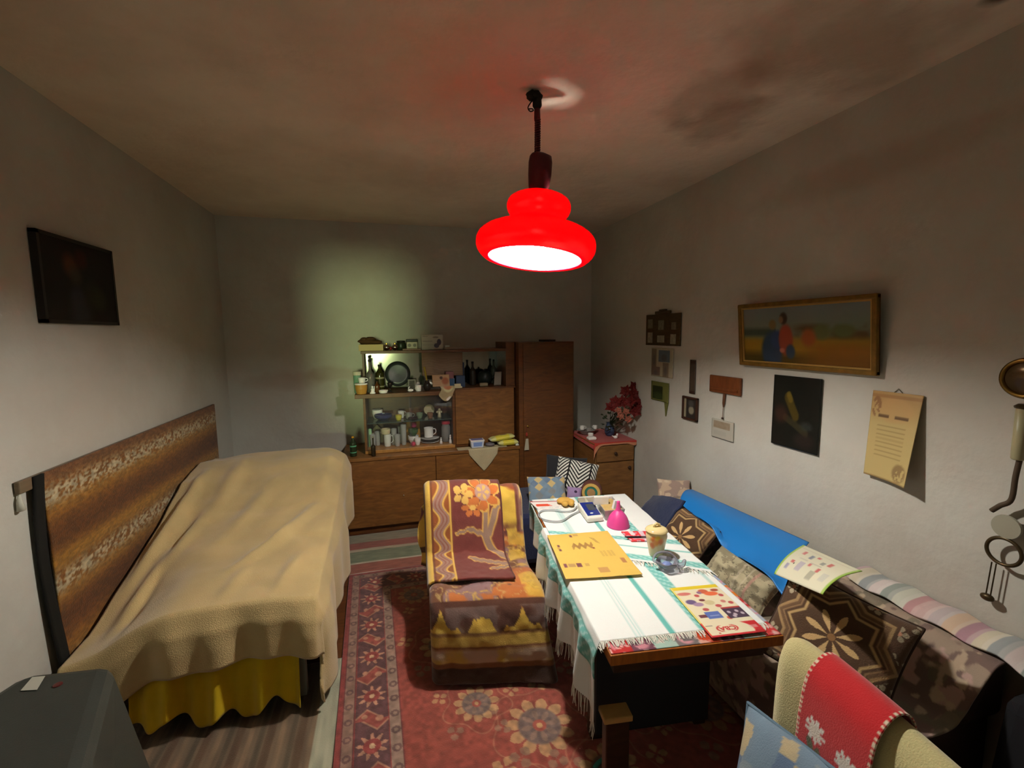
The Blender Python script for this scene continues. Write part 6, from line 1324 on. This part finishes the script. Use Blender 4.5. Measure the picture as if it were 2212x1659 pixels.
# small framed portrait
yF, yN, zL, zH = rect([(1477, 855), (1511, 860), (1507, 911), (1476, 903)])
pt = thing('framed_portrait', 'small dark framed portrait hanging below the woven strip', 'picture', (XR-.015, (yF+yN)/2, zL))
panel('portrait', yF-.01, yN+.01, zL+.01, zH-.01, lambda U, V: put(put(put(fill(U.shape, (46, 40, 36)), (U < .18), (150, 138, 112)), disk(U, V, .58, .42, .2, .2, s=.4), (140, 130, 110)), disk(U, V, .55, .75, .2, .16, s=.5), (74, 70, 66)), (30, 40), pt)
frame4(MB(), yF, yN, zL, zH, .014, XR-.020, XR-.003).obj('frame', mat('frame_brown', '40261a', rough=.5), pt, world=True, bevel=.003)
# wooden key rack with a pendant
yF, yN, zL, zH = rect([(1537, 809), (1605, 817), (1602, 856), (1535, 845)])
pt = thing('key_rack', 'reddish wooden plaque with a small pendant hanging from it', 'plaque', (XR-.015, (yF+yN)/2, zL))
MB().box(XR-.018, XR-.003, yN, yF, zL, zH).obj('board', wood('red_wood', '5e3218', '7a4422', stretch=(3, 10, 3)), pt, world=True, bevel=.005)
MB().box(XR-.024, XR-.017, yN+.02, yF-.015, zL+.018, zL+.034).obj('ledge', wood('red_wood', '5e3218', '7a4422'), pt, world=True, bevel=.002)
ym = yF+(yN-yF)*.5; MB().tube([(XR-.012, ym, zL+.004), (XR-.012, ym+.004, zL-.06), (XR-.012, ym+.006, zL-.085)], [.009, .008, .003], 8).obj('pendant', mat('pendant_brown', '5a3620'), pt, world=True); MB().tube([(XR-.012, ym+.006, zL-.08), (XR-.010, ym+.010, zL-.150)], .002, 5).obj('pendant_cord', mat('pendant_brown', '5a3620'), pt, world=True); MB().blob((XR-.012, ym+.010, zL-.155), .007, 8, 6).obj('bead', mat('bead_dark', '3a2418'), pt, world=True)
# little tear-off calendar
yF, yN, zL, zH = rect([(1542, 904), (1588, 913), (1583, 953), (1537, 942)])
tag(panel('tear_off_calendar', yF, yN, zL, zH, lambda U, V: put(put(fill(U.shape, (178, 172, 158)), band(U, .1, .85)*band(V, .55, .9)*(.5+.5*vnoise(U*8, V*8)), (140, 118, 92)), band(U, .1, .7)*band(V, .15, .4)*.12, (120, 120, 120)), (40, 30), None, thick=.008), 'small white tear off calendar pinned under the wooden plaque', 'calendar')
# brass and ceramic hanging at the right
yc = at(2216, 815, 'x', XR-.045)[1]
pt = thing('brass_wall_clock', 'brass ringed wall ornament with white dial and hanging weight', 'wall ornament', (XR-.05, yc, .66))
m_br = mat('aged_brass', '7a5c2a', rough=.3, metal=.9); m_brd = mat('dark_brass', '4a3c26', rough=.4, metal=.6)
def ringx(R0, r0, c_, nm, m, seg_=40):
    pts = [(c_[0], c_[1]+R0*math.cos(2*PI*k/seg_), c_[2]+R0*math.sin(2*PI*k/seg_)) for k in range(seg_+1)]; MB().tube(pts, r0, 8, caps=False).obj(nm, m, pt, world=True, smooth=True)
z1 = yz(2212, 815)[1]; ringx(.058, .008, (XR-.045, yc, z1), 'brass_ring', m_br)
mb = MB().lathe([(.055, 0), (.05, .006), (.0, .014)], 30); mb.v = [(XR-.040-p_[2], yc+p_[0], z1+p_[1]) for p_ in mb.v]; mb.obj('brass_disc', mat('disc_brown', '5e4a30', rough=.3, metal=.5), pt, world=True, smooth=True)
z2, z3 = yz(2212, 880)[1], yz(2212, 990)[1]; MB().lathe([(.014, 0), (.017, .004), (.017, z2-z3), (.008, z2-z3+.004)], 16, (XR-.045, yc-.002, z3)).obj('ceramic_tube', mat('ivory_tube', 'a8a07c', rough=.35), pt, world=True, smooth=True)
MB().lathe([(.020, 0), (.022, .006), (.012, .014)], 14, (XR-.045, yc-.002, z2+.002)).obj('collar', m_brd, pt, world=True)
z4 = yz(2212, 1080)[1]; MB().tube(spline([(XR-.04, yc-.005, z3), (XR-.04, yc, z3-.06), (XR-.04, yc+.004, z4), (XR-.04, yc+.03, z4-.03), (XR-.04, yc+.05, z4-.055)], 20), .008, 8).obj('bracket', mat('bracket_wood', '4a3a2a', rough=.6), pt, world=True, smooth=True)
z5 = yz(2212, 1142)[1]; mb = MB().lathe([(.038, 0), (.040, .004), (.038, .010), (.0, .011)], 28); mb.v = [(XR-.035-p_[2], yc+.008+p_[0], z5+p_[1]) for p_ in mb.v]; mb.obj('dial', mat('dial_white', '9a9684', rough=.5), pt, world=True)
z6 = yz(2212, 1198)[1]; ringx(.045, .006, (XR-.04, yc+.008, z6), 'lower_ring', m_brd)
z7, z8 = yz(2190, 1225)[1], yz(2185, 1300)[1]
for dy in (.028, .040): MB().tube([(XR-.03, yc+dy, z7), (XR-.03, yc+dy+.006, z8)], .002, 6).obj('chain', m_brd, pt, world=True)
MB().blob((XR-.03, yc+.042, z8-.008), (.012, .020, .013), 12, 8).obj('weight', m_brd, pt, world=True, smooth=True)
